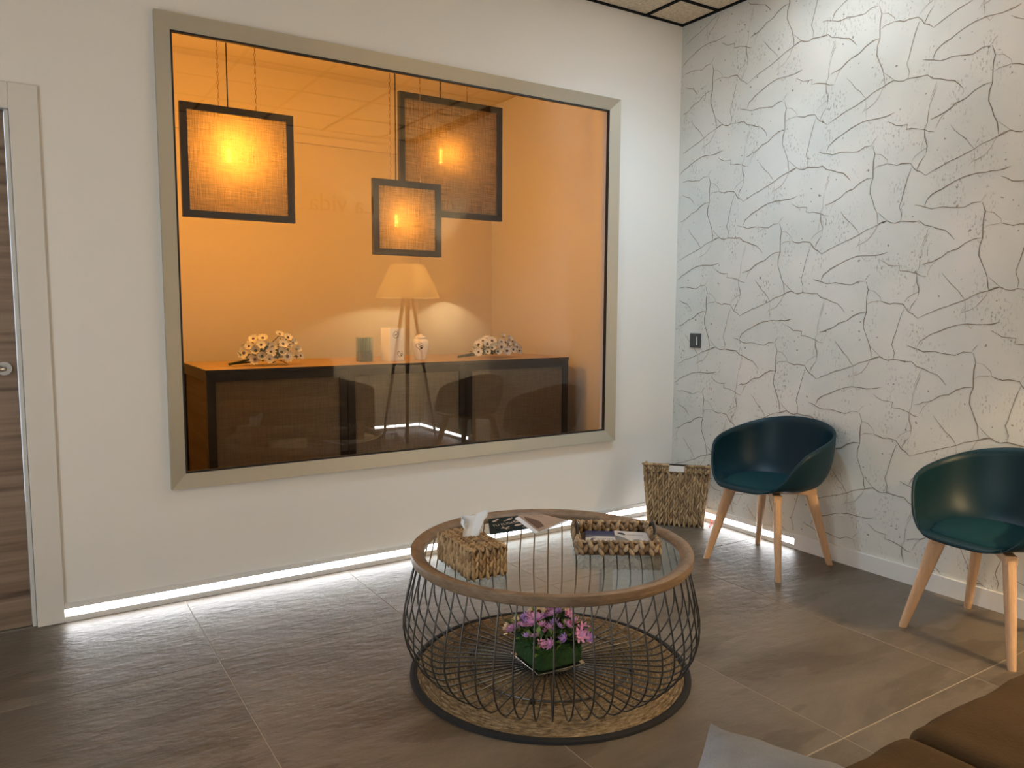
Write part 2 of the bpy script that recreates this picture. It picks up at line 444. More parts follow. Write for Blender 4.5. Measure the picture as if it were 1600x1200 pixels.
# ------------------------------------------------------------------ the setting
H = 3.0; XL = -5.1; YF = -3.94; YD = 2.24; YR = -2.26; XR = .13          # ceiling, left wall, facing wall, display back wall
def wall_with_holes(name, x0, x1, y0, y1, holes):
    """wall in the xz plane; holes = (xa, xb, za, zb) sorted by x"""
    mb = MB(); cur = x0
    for xa, xb, za, zb in holes:
        mb.bx(cur, xa, y0, y1, 0, H)
        if za > 0: mb.bx(xa, xb, y0, y1, 0, za)
        mb.bx(xa, xb, y0, y1, zb, H); cur = xb
    mb.bx(cur, x1, y0, y1, 0, H)
    return mb
WX0, WX1, WZ0, WZ1 = -2.972, -.5016, .5003, 2.4881
FW = .062
fl = MB().bx(XL-.1, .1, YF-.1, 2.4, -.06, -.0008).build('floor', 'grout')
struct(fl, 'dark slate-look porcelain tile floor')
tile = MB().bx(-.3685, .3685, -.7605, .7605, -.0025, 0).mesh('tile', bevel=.0012, seg=1)
for k in range(-3, 5):
    cx = -2.934 + .7395*k + .7395/2
    for j in range(-3, 1):
        cy = -.71 + 1.524/2 + 1.524*j
        xa, xb = max(cx-.36975, XL), min(cx+.36975, XR if j < -1 else 0); ya, yb = max(cy-.762, YF), min(cy+.762, 0)
        if xb-xa < .03 or yb-ya < .03: continue
        o = link('tile', tile, 'slate_tile', fl, ((xa+xb)/2, (ya+yb)/2, 0)); o.scale = ((xb-xa)/.7395, (yb-ya)/1.524, 1)
# narrow cut tiles along the right wall and the display room floor
struct(MB().bx(-3.2, 0.02, .02, YD, -.003, .0).build('floor', 'slate_tile'), 'tile floor inside the display room')

wb = wall_with_holes('wall_back', XL-.1, .12, 0, .05, [(-4.36, -3.487, 0, 2.03), (WX0+FW-.003, WX1-FW+.003, WZ0+FW-.003, WZ1-FW+.003)]).build('wall_back', 'wall_paint')
struct(wb, 'white painted wall with the display window and the door')
wr = MB().bx(0, .12, YR, 0, 0, H).build('wall_right', 'crackle_paper'); struct(wr, 'wall papered with an off-white cracked plaster print')
struct(MB().bx(XR, XR+.12, YF-.1, YR, 0, H).bx(.12, XR+.12, YR, YR+.1, 0, H).build('wall_recess', 'wall_paint'), 'plain painted recess beyond the papered wall')
wl = MB().bx(XL-.12, XL, YF-.1, -3.75, 0, H).bx(XL-.12, XL, -1.1, 0, 0, H).bx(XL-.12, XL, -3.75, -1.1, 0, .3).bx(XL-.12, XL, -3.75, -1.1, 2.1, H).build('wall_left', 'wall_paint')
struct(wl, 'white painted wall holding the added window')
wf = MB().bx(XL-.1, XR+.12, YF-.12, YF, 0, H).build('wall_front', 'wall_paint'); struct(wf, 'white painted wall facing the display window')
# unseen window added behind the camera for the fill daylight
w2 = MB().bx(XL-.1, XL-.02, -3.75, -3.70, .3, 2.1).bx(XL-.1, XL-.02, -1.15, -1.1, .3, 2.1).bx(XL-.1, XL-.02, -3.70, -1.15, .3, .35).bx(XL-.1, XL-.02, -3.70, -1.15, 2.05, 2.1).bx(XL-.1, XL-.02, -2.45, -2.40, .35, 2.05).build('added_window', 'frame_metal')
struct(w2, 'unseen window added for fill daylight, with a grey metal frame')
for y0, y1 in ((-3.70, -2.45), (-2.40, -1.15)):
    MB().bx(XL-.065, XL-.057, y0, y1, .35, 2.05).build('pane', 'window_glass', w2)

# crack print on the wallpaper: drop-match repeat, 0.522 m wide and 0.645 m high
MOTIF = [(5, [(0.01, 0.151), (-0.004, 0.11), (0.002, 0.079), (0.002, 0.039), (0.0, 0.0), (0.011, -0.033), (0.012, -0.073), (-0.004, -0.109), (-0.028, -0.167), (-0.037, -0.225)]), (3, [(-0.004, 0.11), (-0.037, 0.103), (-0.068, 0.074), (-0.072, 0.057)]), (3, [(-0.001, 0.039), (-0.022, 0.052), (-0.058, 0.054), (-0.072, 0.059)]), (5, [(-0.072, 0.055), (-0.118, 0.041), (-0.14, 0.046), (-0.183, 0.041), (-0.212, 0.004), (-0.234, -0.006), (-0.257, -0.025)]), (3.5, [(-0.257, -0.025), (-0.294, -0.006), (-0.339, 0.013), (-0.392, 0.031), (-0.435, 0.047), (-0.464, 0.058), (-0.497, 0.077), (-0.554, 0.095), (-0.598, 0.109)]), (3.5, [(-0.189, 0.02), (-0.174, -0.02), (-0.164, -0.057), (-0.154, -0.098), (-0.139, -0.15), (-0.154, -0.189), (-0.15, -0.218)]), (4, [(-0.214, -0.152), (-0.265, -0.167), (-0.294, -0.178), (-0.345, -0.173), (-0.405, -0.183), (-0.436, -0.186), (-0.47, -0.169), (-0.504, -0.17)]), (3, [(-0.504, -0.17), (-0.517, -0.149), (-0.531, -0.135)]), (3, [(-0.212, 0.004), (-0.225, 0.035), (-0.252, 0.068)]), (3, [(-0.213, 0.003), (-0.229, 0.039), (-0.24, 0.056)]), (2.5, [(-0.188, 0.049), (-0.203, 0.07), (-0.231, 0.087), (-0.255, 0.098), (-0.256, 0.123), (-0.245, 0.147), (-0.239, 0.199)]), (2, [(-0.231, 0.087), (-0.232, 0.117), (-0.24, 0.143)]), (4.5, [(-0.26, -0.159), (-0.273, -0.129), (-0.313, -0.102), (-0.354, -0.084), (-0.393, -0.066), (-0.432, -0.053), (-0.479, -0.046), (-0.518, -0.048), (-0.567, -0.047), (-0.591, -0.043), (-0.615, -0.036)]), (3, [(-0.482, -0.049), (-0.495, -0.066), (-0.507, -0.054)]), (3.5, [(-0.034, -0.168), (-0.061, -0.192), (-0.086, -0.213)]), (4.5, [(-0.037, -0.225), (-0.057, -0.216), (-0.083, -0.211), (-0.105, -0.222), (-0.125, -0.226), (-0.15, -0.219), (-0.191, -0.224), (-0.24, -0.225), (-0.265, -0.247), (-0.299, -0.256), (-0.328, -0.269), (-0.361, -0.278), (-0.385, -0.3), (-0.402, -0.321)]), (2.5, [(-0.285, -0.262), (-0.273, -0.301), (-0.258, -0.338)]), (3, [(-0.037, -0.225), (-0.012, -0.268), (0.013, -0.296), (0.067, -0.319)]), (3.5, [(-0.356, 0.179), (-0.399, 0.13), (-0.432, 0.1), (-0.464, 0.058)]), (2.5, [(-0.464, 0.058), (-0.467, 0.021), (-0.447, -0.007)]), (2, [(-0.467, 0.016), (-0.47, -0.037)]), (4.5, [(0.0, 0.0), (0.036, -0.002), (0.073, -0.018), (0.103, -0.041), (0.147, -0.053), (0.191, -0.082), (0.257, -0.102)]), (2.5, [(0.191, -0.082), (0.216, -0.111), (0.231, -0.146)]), (3.5, [(-0.057, 0.251), (-0.103, 0.224), (-0.158, 0.221), (-0.154, 0.197), (-0.199, 0.193), (-0.24, 0.181), (-0.26, 0.169), (-0.286, 0.165)]), (3.5, [(-0.24, 0.181), (-0.242, 0.145), (-0.256, 0.107), (-0.253, 0.076)]), (2.5, [(-0.287, 0.363), (-0.275, 0.328), (-0.26, 0.291)]), (2.5, [(-0.258, 0.287), (-0.253, 0.249), (-0.252, 0.211), (-0.24, 0.181)])]

def cracks():
    dark = MB(); light = MB(); rnd = random.Random(3)
    for c in range(-1, 6):
        oy = -.259 - .5215*c
        for k in range(-2, 6):
            oz = .645*k + (.0 if c % 2 == 0 else .3225) - .015 + .0
            for wd, pts in MOTIF:
                q = []
                for i, (a, b) in enumerate(pts):
                    p = Vector((-.0012, oy+a, oz+b))
                    if q:
                        d = p - q[-1]; n = max(1, int(d.length/.022)); p0 = q[-1].copy()
                        nn = Vector((0, -d.z, d.y)).normalized()
                        for s in range(1, n): q.append(p0 + d*(s/n) + nn*rnd.uniform(-.0035, .0035))
                    q.append(p)
                run = []
                def flush():
                    if len(run) > 1:
                        ws = [wd*.0009*rnd.uniform(.55, 1.2)*(.4 if i in (0, len(run)-1) else 1) for i in range(len(run))]
                        (dark if wd >= 3.4 else light).ribbon(run, ws, (-1, 0, 0))
                for p in q:
                    if YR + .01 < p.y < -.004 and .085 < p.z < 2.985: run.append(p)
                    else: flush(); run = []
                flush()
    stuff(dark.build('crack_print', 'crack_ink', wr)); stuff(light.build('crack_print', 'crack_light', wr))
cracks()

def frame_ring(x0, x1, z0, z1, wd, y0, y1, slope=0):
    mb = MB()
    o = [(x0, z0), (x1, z0), (x1, z1), (x0, z1)]; i = [(x0+wd, z0+wd), (x1-wd, z0+wd), (x1-wd, z1-wd), (x0+wd, z1-wd)]
    for k in range(4):
        l = (k+1) % 4
        quad = [o[k], o[l], i[l], i[k]]
        vs = [(x, y0 + (slope if i > 1 else 0), z) for i, (x, z) in enumerate(quad)] + [(x, y1, z) for x, z in quad]
        mb.add(vs, [(0, 1, 2, 3), (7, 6, 5, 4), (0, 4, 5, 1), (1, 5, 6, 2), (2, 6, 7, 3), (3, 7, 4, 0)])
    return mb
# ceiling: wood-wool tiles lying in a black tee grid
ce = MB().bx(XL-.1, XR+.12, YF-.1, .1, H+.03, H+.09).bx(0, XR+.12, YF-.1, YR+.1, H, H+.03).build('ceiling', 'tee_black'); struct(ce, 'suspended ceiling of wood-wool tiles in a black grid')
xs = [0, -.31] ; 
while xs[-1] > XL: xs.append(xs[-1]-.6)
ys = [0, -.295]
while ys[-1] > YF: ys.append(ys[-1]-.6)
ct = MB().bx(-.3, .3, -.3, .3, 0, .02).mesh('ceiling_tile')
for i in range(len(xs)-1):
    for j in range(len(ys)-1):
        x0, x1 = max(xs[i+1], XL), xs[i]; y0, y1 = max(ys[j+1], YF), ys[j]
        if abs((x0+x1)/2 + .61) < .1 and abs((y0+y1)/2 + 1.195) < .1:  # unseen glowing panel added here in place of a tile, as fill
            pn = frame_ring(x0+.012, x1-.012, y0+.012, y1-.012, .02, 0, .02)
            pn.v = [(a, c, H-.002+b) for a, b, c in pn.v]
            pf = pn.build('fill_panel_frame', 'white_lacquer', ce)
            MB().bx(x0+.03, x1-.03, y0+.03, y1-.03, H+.002, H+.012).build('fill_panel', 'fill_panel_glow', ce)
            continue
        if abs((x0+x1)/2 + 1.21) < .1 and abs((y0+y1)/2 + 1.195) < .1:  # can added to house the unseen corner fill spot
            MB().lathe([(.060, .030), (.060, 0), (.052, 0), (.048, .028), (.0, .030)], 28, ((x0+x1)/2, (y0+y1)/2, H-.028)).build('fill_spot_can', 'white_lacquer', ce, smooth=True)
        o = link('ceiling_tile', ct, 'wood_wool', ce, ((x0+x1)/2, (y0+y1)/2, H+.002)); o.scale = ((x1-x0)/.6, (y1-y0)/.6, 1)
for x in xs[:-1]:
    MB().bx(x-.012 if x else -.024, x+.012 if x else 0, YF, 0, H-.004, H+.03).build('tee_bar', 'tee_black', ce)
for y in ys[:-1]:
    MB().bx(XL, 0, y-.012 if y else -.024, y+.012 if y else 0, H-.003, H+.029).build('tee_bar', 'tee_black', ce)

# display window: mitred metal frame, dark gasket, one pane
w1 = frame_ring(WX0, WX1, WZ0, WZ1, FW, -.030, .0, .024).build('window_1', 'frame_metal')
struct(w1, 'wide interior window in a taupe metal frame onto the lit display')
frame_ring(WX0+FW-.001, WX1-FW+.001, WZ0+FW-.001, WZ1-FW+.001, .009, -.005, .012).build('gasket', 'gasket', w1)
MB().bx(WX0+FW, WX1-FW, 0.002, .008, WZ0+FW, WZ1-FW).build('pane', 'window_glass', w1)

# door with white casing
d1 = MB()
d1.bx(-3.487, -3.3905, -.016, .06, 0, 2.124).bx(-4.46, -4.36, -.016, .06, 0, 2.124).bx(-4.36, -3.487, -.016, .06, 2.026, 2.124)
d1.bx(-3.503, -3.487, .004, .05, 0, 2.026).bx(-4.36, -4.344, .004, .05, 0, 2.026)
d1 = d1.build('door_1', 'white_lacquer', bevel=.003); struct(d1, 'white door casing with a grey-brown wood veneer leaf')
MB().bx(-4.342, -3.505, .012, .052, .006, 2.022).build('door_leaf', 'door_veneer', d1)
h = MB().lathe([(0, .0), (.026, .0), (.026, .009), (.0, .009)], 28)
hb = MB(); hb.v = [(x-3.548, -z+.012, y+1.045) for x, y, z in h.v]; hb.f = [f[::-1] for f in h.f]
ro = hb.build('rosette', 'chrome', d1, smooth=True)
MB().tube([(-3.548, .006, 1.045), (-3.548, -.030, 1.045), (-3.552, -.042, 1.045), (-3.566, -.046, 1.045), (-3.68, -.046, 1.045)], [.0085, .0085, .009, .0095, .0095], 12).build('lever', 'chrome', d1, smooth=True)

# baseboards with the recessed light strip
def base_x(name, x0, x1, y, sgn, strips):
    """runs along x on the wall at y; sgn=-1 projects towards -y"""
    t = .014*sgn
    mb = MB(); prof = [(0, 0), (t, 0), (t, .023), (t*.35, .027), (t*.35, .0515), (t, .055), (t, .076), (0, .076)]
    n = len(prof); vs = [(x0, y+a, b) for a, b in prof] + [(x1, y+a, b) for a, b in prof]
    fs = [(i, (i+1) % n, (i+1) % n + n, i+n) for i in range(n)] + [tuple(range(n))[::-1], tuple(range(n, 2*n))]
    o = mb.add(vs, fs).build(name, 'base_white'); struct(o, 'low white baseboard with a recessed light strip')
    for a, b in strips: MB().bx(a, b, min(y+t*.36, y+t*.72), max(y+t*.36, y+t*.72), .0275, .0510).build('led_strip', 'led', o)
    return o
base_x('baseboard_back', -3.39, 0, 0, -1, [(-3.385, -.016)])
base_x('baseboard_front', XL, XR, YF, 1, [(-.56, XR-.016)])
def base_y(name, y0, y1, strips, x=0, cover=None):
    t = -.014; prof = [(0, 0), (t, 0), (t, .023), (t*.35, .027), (t*.35, .0515), (t, .055), (t, .082), (0, .082)]
    n = len(prof); mb = MB()
    pl = [(t, .0) if i in (1,) else p for i, p in enumerate(prof)]
    vs = [(x+a, y0, b) for a, b in prof] + [(x+a, y1, b) for a, b in prof]
    fs = [(i, i+n, (i+1) % n + n, (i+1) % n) for i in range(n)] + [tuple(range(n)), tuple(range(n, 2*n))[::-1]]
    o = mb.add(vs, fs).build(name, 'base_white'); struct(o, 'low white baseboard with a recessed light strip near each corner')
    for a, b in strips: MB().bx(x+t*.72, x+t*.36, a, b, .0275, .0510).build('led_strip', 'led', o)
    # flat cover where no light runs
    MB().bx(x+t, x+t*.36, cover[0], cover[1], .023, .055).build('cover_strip', 'base_white', o)
base_y('baseboard_right', YR, -.015, [(-.953, -.016)], 0, (YR, -.953))
base_y('baseboard_recess', YF+.015, YR, [(YF+.016, -2.86)], XR, (-2.86, YR))

# display room shell
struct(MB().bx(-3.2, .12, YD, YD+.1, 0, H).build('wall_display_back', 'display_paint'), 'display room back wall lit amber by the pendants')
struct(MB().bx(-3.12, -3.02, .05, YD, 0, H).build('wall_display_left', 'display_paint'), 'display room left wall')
struct(MB().bx(0, .12, 0, YD+.1, 0, H).build('wall_display_right', 'wall_paint'), 'display room right wall')
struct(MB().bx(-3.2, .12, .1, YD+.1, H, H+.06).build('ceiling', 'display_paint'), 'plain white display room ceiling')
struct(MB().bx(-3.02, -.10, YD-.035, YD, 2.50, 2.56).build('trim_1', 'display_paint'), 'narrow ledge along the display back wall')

# light switch on the papered wall
t = thing('light_switch', 'dark grey square light switch on the cracked-print wall by the corner', 'switch', (0, -.1815, 1.097))
MB().bx(-.009, 0, -.044, .044, -.044, .044).build('plate', 'switch_grey', t, bevel=.002)
MB().add([(-.010, -.033, -.033), (-.010, .033, -.033), (-.010, .033, .033), (-.010, -.033, .033), (-.0125, -.033, -.033), (-.0125, .033, -.033), (-.016, .033, .033), (-.016, -.033, .033)],
         [(3, 2, 1, 0), (4, 5, 6, 7), (0, 1, 5, 4), (1, 2, 6, 5), (2, 3, 7, 6), (3, 0, 4, 7)]).build('rocker', 'switch_grey', t, bevel=.001)
MB().bx(-.0165, -.0135, -.024, -.019, -.026, .024).build('white_bar', 'plastic_white', t)  # thin white bar on the rocker
# ------------------------------------------------------------------ strands for woven things
def strand(mb, p, d, ln, r, n=5, flat=None):
    d = d.normalized(); pts = [p - d*ln*.5, p - d*ln*.28, p + d*ln*.12, p + d*ln*.5]
    mb.tube(pts, [r*.25, r, r*.95, r*.2], n)
rw_ = random.Random(11)
def weave(mb, O, U, V, N, w0, w1, ht, cols, rows, over=1.25, thick=.75, tilt=.42):
    """braided rows: O bottom centre, U/V/N unit axes; width w0 at the bottom, w1 at the top"""
    O, U, V, N = Vector(O), Vector(U), Vector(V), Vector(N)
    for c in range(cols):
        for r in range(-1 if c % 2 else 0, rows):
            v = (r + (.5 if c % 2 == 0 else 1.0))/rows
            if v < .02 or v > .99: continue
            v += rw_.uniform(-.06, .06)/rows
            wd = w0 + (w1-w0)*v
            u = ((c+.5)/cols - .5)*wd + rw_.uniform(-.06, .06)*wd/cols
            a = tilt*(1 if c % 2 else -1) + rw_.uniform(-.12, .12)
            ln = ht/rows*1.55
            p = O + U*u + V*(v*ht) + N*rw_.uniform(0, .0015)
            strand(mb, p, U*sin(a) + V*cos(a) + N*rw_.uniform(-.06, .06), ln*rw_.uniform(.9, 1.1), wd/cols*.5*over*thick)

X, Y, Z = Vector((1, 0, 0)), Vector((0, 1, 0)), Vector((0, 0, 1))

# ------------------------------------------------------------------ rug
RC = (-1.945, -1.388)
rug = thing('round_rug', 'round braided jute rug with a black edge under the wire coffee table', 'rug', (RC[0], RC[1], 0))
prof = [(0, .001)]; top = []
nr = 28
for i in range(nr):
    r0 = .004 + .472*i/nr; dr = .472/nr
    top += [(r0+dr*.1, .0065), (r0+dr*.5, .0130), (r0+dr*.9, .0065)]
MB().lathe([(0, .008)] + top + [(.478, .001), (0, .001)], 120).build('jute_braid', 'jute', rug, smooth=True, angle=180)
MB().lathe([(.474, .001), (.474, .011), (.479, .0145), (.489, .0145), (.497, .010), (.498, .001)], 120, closed=True).build('edge_binding', 'rug_border', rug, smooth=True)

# ------------------------------------------------------------------ coffee table
TC = (-1.94, -1.383, .0155)
tb = thing('coffee_table', 'round wire cage coffee table with a wooden rim and glass top on the jute rug', 'coffee table', TC, group=None)
MB().lathe([(.448, .412), (.470, .400), (.489, .400), (.493, .404), (.495, .434), (.491, .437), (.478, .4375), (.452, .428), (.447, .422)], 144, closed=True).build('rim', 'rim_wood', tb, smooth=True, angle=50)
MB().lathe([(0, .414), (.449, .414), (.449, .420), (0, .420)], 96).build('glass_top', 'table_glass', tb)
wp = [(.476, .401), (.486, .36), (.499, .31), (.512, .255), (.520, .205), (.521, .16), (.511, .115), (.490, .075), (.460, .040), (.428, .016), (.402, .006), (.38, .004), (.35, .005), (.30, .0075), (.20, .008), (.085, .008)]
fine = []
for i in range(len(wp)-1):
    fine.append(wp[i])
wm = MB().tube([(r, 0, z) for r, z in wp], .0029, 6).mesh('wire', smooth=True, angle=80)
NW = 54
for k in range(NW):
    link('wire', wm, 'wire_metal', tb, rot=(0, 0, 2*pi*(k+.35)/NW))
def ring(r, z, t, n=96): return MB().tube([(r*cos(2*pi*k/n), r*sin(2*pi*k/n), z) for k in range(n)], t, 6, closed=True)
ring(.476, .399, .0035).build('upper_ring', 'wire_metal', tb, smooth=True)
ring(.285, .0045, .0032).build('base_ring', 'wire_metal', tb, smooth=True)
MB().lathe([(0, .004), (.10, .004), (.10, .0125), (0, .0125)], 40).build('base_plate', 'black_metal', tb)
fm = MB().lathe([(0, 0), (.010, 0), (.010, .010), (.006, .013), (0, .013)], 12).mesh('foot', smooth=True)
for k in range(4): link('foot', fm, 'black_metal', tb, (.292*cos(pi/2*k+3.9), .292*sin(pi/2*k+3.9), -.0005))

# ------------------------------------------------------------------ moss planter with flowers inside the cage
PZ = TC[2] + .0128
pl = thing('flower_planter', 'square moss planter of pink and violet flowers inside the wire table', 'planter', (-1.945, -1.378, PZ), radians(86))
S = .094
MB().bx(-S-.004, S+.004, -S-.004, S+.004, 0, .006).build('glass_tray', 'chrome', pl, bevel=.001)
mb = MB()
n = 12
def mossbox(u, v):
    return (0, 0, 0)
bmx = superq((2*S, 2*S, .085), 9, 12)
bmx.v = [(x + .004*noise.noise(Vector((x*60, y*60, z*60))), y + .004*noise.noise(Vector((x*60+9, y*60, z*60))), z + .0485) for x, y, z in bmx.v]
bmx.build('moss_box', 'moss', pl, smooth=True, angle=180)
rf = random.Random(5)
fo = MB(); fo2 = MB()
def leafquad(mb, p, d, ln, wd, bend=.3):
    d = d.normalized(); sd = d.cross(Z)
    if sd.length < .05: sd = X.copy()
    sd.normalize(); mid = p + d*ln*.5 + Z*ln*bend*.3; tip = p + d*ln - Z*ln*bend*.2
    mb.add([p, mid - sd*wd/2, tip, mid + sd*wd/2], [(0, 1, 2, 3)])
for i in range(620):
    x, y = rf.uniform(-S*1.08, S*1.08), rf.uniform(-S*1.08, S*1.08)
    p = Vector((x, y, .078 + rf.uniform(-.006, .055)))
    d = Vector((x*6 + rf.uniform(-1, 1), y*6 + rf.uniform(-1, 1), rf.uniform(.0, 1.2)))
    leafquad(fo if rf.random() < .55 else fo2, p, d, rf.uniform(.020, .044), rf.uniform(.012, .022))
stuff(fo.build('foliage', 'leaf', pl)); stuff(fo2.build('foliage', 'leaf_light', pl))
def flower_mesh(name, np, rl, wd, cup, core, mats, layers=1):
    mb = MB(); 
    for ly in range(layers):
        for k in range(np):
            a = 2*pi*(k + ly*.5)/np; d = Vector((cos(a), sin(a), 0)); sd = Vector((-sin(a), cos(a), 0)); L = rl*(1-.25*ly); c = cup + .35*ly
            b = d*rl*.12; m = d*L*.6*cos(c*.6) + Z*L*.6*sin(c*.6) ; t = d*L*cos(c) + Z*L*sin(c)
            mb.add([b - sd*wd*.18, b + sd*wd*.18, m + sd*wd*.5, t + sd*wd*.2, t - sd*wd*.2, m - sd*wd*.5], [(0, 1, 2, 5), (5, 2, 3, 4)])
    me = mb.mesh(name); nf = len(me.polygons); 
    cb = MB().lathe([(0, -.002), (core, 0), (core*.8, core*.7), (0, core)], 8)
    me2 = MB(); me2.v = mb.v + cb.v; o = len(mb.v); me2.f = mb.f + [tuple(i+o for i in f) for f in cb.f]
    me = me2.mesh(name); me.materials.append(M[mats[0]]); me.materials.append(M[mats[1]])
    for i, p in enumerate(me.polygons): p.material_index = 0 if i < nf else 1
    return me
fl_pink = flower_mesh('flower', 8, .025, .0095, .35, .004, ('petal_pink', 'petal_violet'), 2)
fl_vio = flower_mesh('flower', 8, .023, .009, .5, .004, ('petal_violet', 'petal_pink'), 2)
fl_crm = flower_mesh('flower', 9, .022, .013, .75, .008, ('petal_cream', 'flower_core'))
spots = []
for i in range(44):
    for _ in range(40):
        x, y = rf.uniform(-S*1.2, S*1.2), rf.uniform(-S*1.2, S*1.2)
        if all((x-a)**2 + (y-b)**2 > .0235**2 for a, b in spots): break
    else: continue
    spots.append((x, y))
for i, (x, y) in enumerate(spots):
    back = (x*cos(radians(86)) - y*sin(radians(86)))*.54 + (x*sin(radians(86)) + y*cos(radians(86)))*.84
    me = fl_crm if (back > .02 and rf.random() < .5) else (fl_pink if rf.random() < .62 else fl_vio)
    z = .108 + .045*(1 - (x*x+y*y)/(2*S*S)) + rf.uniform(-.006, .012)
    o = link('flower', me, None, pl, (x*1.05, y*1.05, z), (rf.uniform(-.3, .3) - y*7, rf.uniform(-.3, .3) + x*7, rf.uniform(0, 6)))
    o.scale = [rf.uniform(.9, 1.25)]*3

# ------------------------------------------------------------------ things on the glass
GZ = TC[2] + .4205
# woven tissue box
tbx = thing('tissue_box', 'woven water-hyacinth tissue box with a white tissue on the glass table', 'tissue box', (-2.27, -1.392, GZ), radians(-3))
bw_, bl_, bh_ = .125, .25, .094
MB().box((0, 0, bh_/2), (bw_, bl_, bh_-.004)).build('core', 'basket_core', tbx)
wv = MB()
weave(wv, (0, -bl_/2, .002), X, Z, -Y, bw_, bw_, bh_-.004, 10, 4, 1.45, .75, .27)
weave(wv, (0, bl_/2, .002), -X, Z, Y, bw_, bw_, bh_-.004, 10, 4, 1.45, .75, .27)
weave(wv, (-bw_/2, 0, .002), -Y, Z, -X, bl_, bl_, bh_-.004, 20, 4, 1.45, .75, .27)
weave(wv, (bw_/2, 0, .002), Y, Z, X, bl_, bl_, bh_-.004, 20, 4, 1.45, .75, .27)
weave(wv, (0, -bl_/2, bh_-.003), X, Y, Z, bw_, bw_, bl_, 9, 13, 1.45)
stuff(wv.build('woven_cover', 'hyacinth', tbx, smooth=True, angle=180))
def tissue(u, v):
    a = (u-.5)*2; ang = a*1.9
    fold = .012*sin(u*9+v*2) + .008*sin(u*17+1)
    sp = .022 + .016*v
    cr = .007*noise.noise(Vector((u*7, v*4, 1))) + .004*abs(noise.noise(Vector((u*15, v*9, 4))))
    x = sp*sin(ang)*.9 + fold*.8*v + cr*(v+.2); y = .036*a*(.62+.42*v) + cr*.6; z = .092 + v*(.090 - .026*abs(a-.25)**2 + .012*sin(u*7+1.5)) - .012*v*max(0, a-.4)
    return (x + .006*v, y + .012*v, z)
MB().grid(tissue, 36, 14).build('tissue', 'tissue_paper', tbx, (.004, .012, 0), (0, 0, radians(-52)), smooth=True, angle=180)

# woven tray
ta = math.atan2(-.55, .83)
tr = thing('woven_tray', 'rectangular woven tray with black loop handles on the glass table', 'tray', (-1.707, -1.452, GZ), ta)
tw, td, th = .285, .265, .050
MB().bx(-tw/2, tw/2, -td/2, td/2, 0, .008).build('tray_base', 'basket_core', tr)
ws = MB()
for (o, u, nrm, ln, cols) in (((0, -td/2), X, -Y, tw, 16), ((0, td/2), -X, Y, tw, 16), ((-tw/2, 0), -Y, -X, td, 15), ((tw/2, 0), Y, X, td, 15)):
    for inner in (0, 1):
        weave(ws, Vector((o[0], o[1], .003)) - nrm*.009*inner, u, Z, nrm, ln*.97, ln, th-.006, cols, 2, 1.5, .75, .5)
    a = Vector((o[0], o[1], th-.004)) - nrm*.004
    for q in range(cols*2):
        p = a + u*((q+.5)/(cols*2)-.5)*ln
        strand(ws, p, u*1.0 + Z*.35*(1 if q % 2 else -1), .024, .0055)
stuff(ws.build('woven_wall', 'hyacinth_grey', tr, smooth=True, angle=180))
mb = MB()
for sx in (-1, 1): mb.bx(min(sx*tw/2-.006*sx, sx*tw/2-.002*sx), max(sx*tw/2-.006*sx, sx*tw/2-.002*sx), -td/2+.006, td/2-.006, .006, .040)
for sy in (-1, 1): mb.bx(-tw/2+.006, tw/2-.006, min(sy*(td/2-.006), sy*(td/2-.002)), max(sy*(td/2-.006), sy*(td/2-.002)), .006, .040)
mb.build('tray_wall', 'basket_core', tr)
for sx in (-1, 1):
    pts = [Vector((sx*(tw/2-.004), .058*cos(pi*t/14), .036 + .042*sin(pi*t/14))) for t in range(15)]
    MB().tube(pts, .006, 8).build('handle', 'black_metal', tr, smooth=True)

def sheet(name, label, cat, corners, z, th, m, group=None):
    """flat printed sheet; corners anticlockwise from the near-left one; returns the thing and a (u, v) -> point map"""
    cx = sum(c[0] for c in corners)/4; cy = sum(c[1] for c in corners)/4
    t = thing(name, label, cat, (cx, cy, z), 0, group)
    P = [Vector((c[0]-cx, c[1]-cy, 0)) for c in corners]
    vs = [p for p in P] + [p + Z*th for p in P]
    MB().add(vs, [(3, 2, 1, 0), (4, 5, 6, 7), (0, 1, 5, 4), (1, 2, 6, 5), (2, 3, 7, 6), (3, 0, 4, 7)]).build('sheet', m, t)
    def f(u, v, dz=.0004): return P[0]*(1-u)*(1-v) + P[1]*u*(1-v) + P[2]*u*v + P[3]*(1-u)*v + Z*(th+dz)
    return t, f
def put(f, t, polys, m, name='print', dz=.0004):
    for pg in polys: MB().add([f(u, v, dz) for u, v in pg], [tuple(range(len(pg)))]).build(name, m, t)
def put_text(f, t, body, u0, v0, size, m, asp=1.0, ang=0, name='lettering', dz=.0005):
    me = text_mesh(body, 1.0)
    for v in me.vertices:
        a, b = v.co.x*size, v.co.y*size*asp
        c, s = cos(ang), sin(ang)
        v.co = f(u0 + a*c - b*s, v0 + a*s + b*c, dz)
    return link(name, me, m, t)
def ell(cx, cy, rx, ry, a=0, n=12): return [(cx + rx*cos(2*pi*k/n)*cos(a) - ry*sin(2*pi*k/n)*sin(a), cy + rx*cos(2*pi*k/n)*sin(a) + ry*sin(2*pi*k/n)*cos(a)) for k in range(n)]
def bar(x0, y0, x1, y1, w):
    d = Vector((x1-x0, y1-y0)).normalized(); n = Vector((-d.y, d.x))*w/2
    return [(x0-n.x, y0-n.y), (x1-n.x, y1-n.y), (x1+n.x, y1+n.y), (x0+n.x, y0+n.y)]

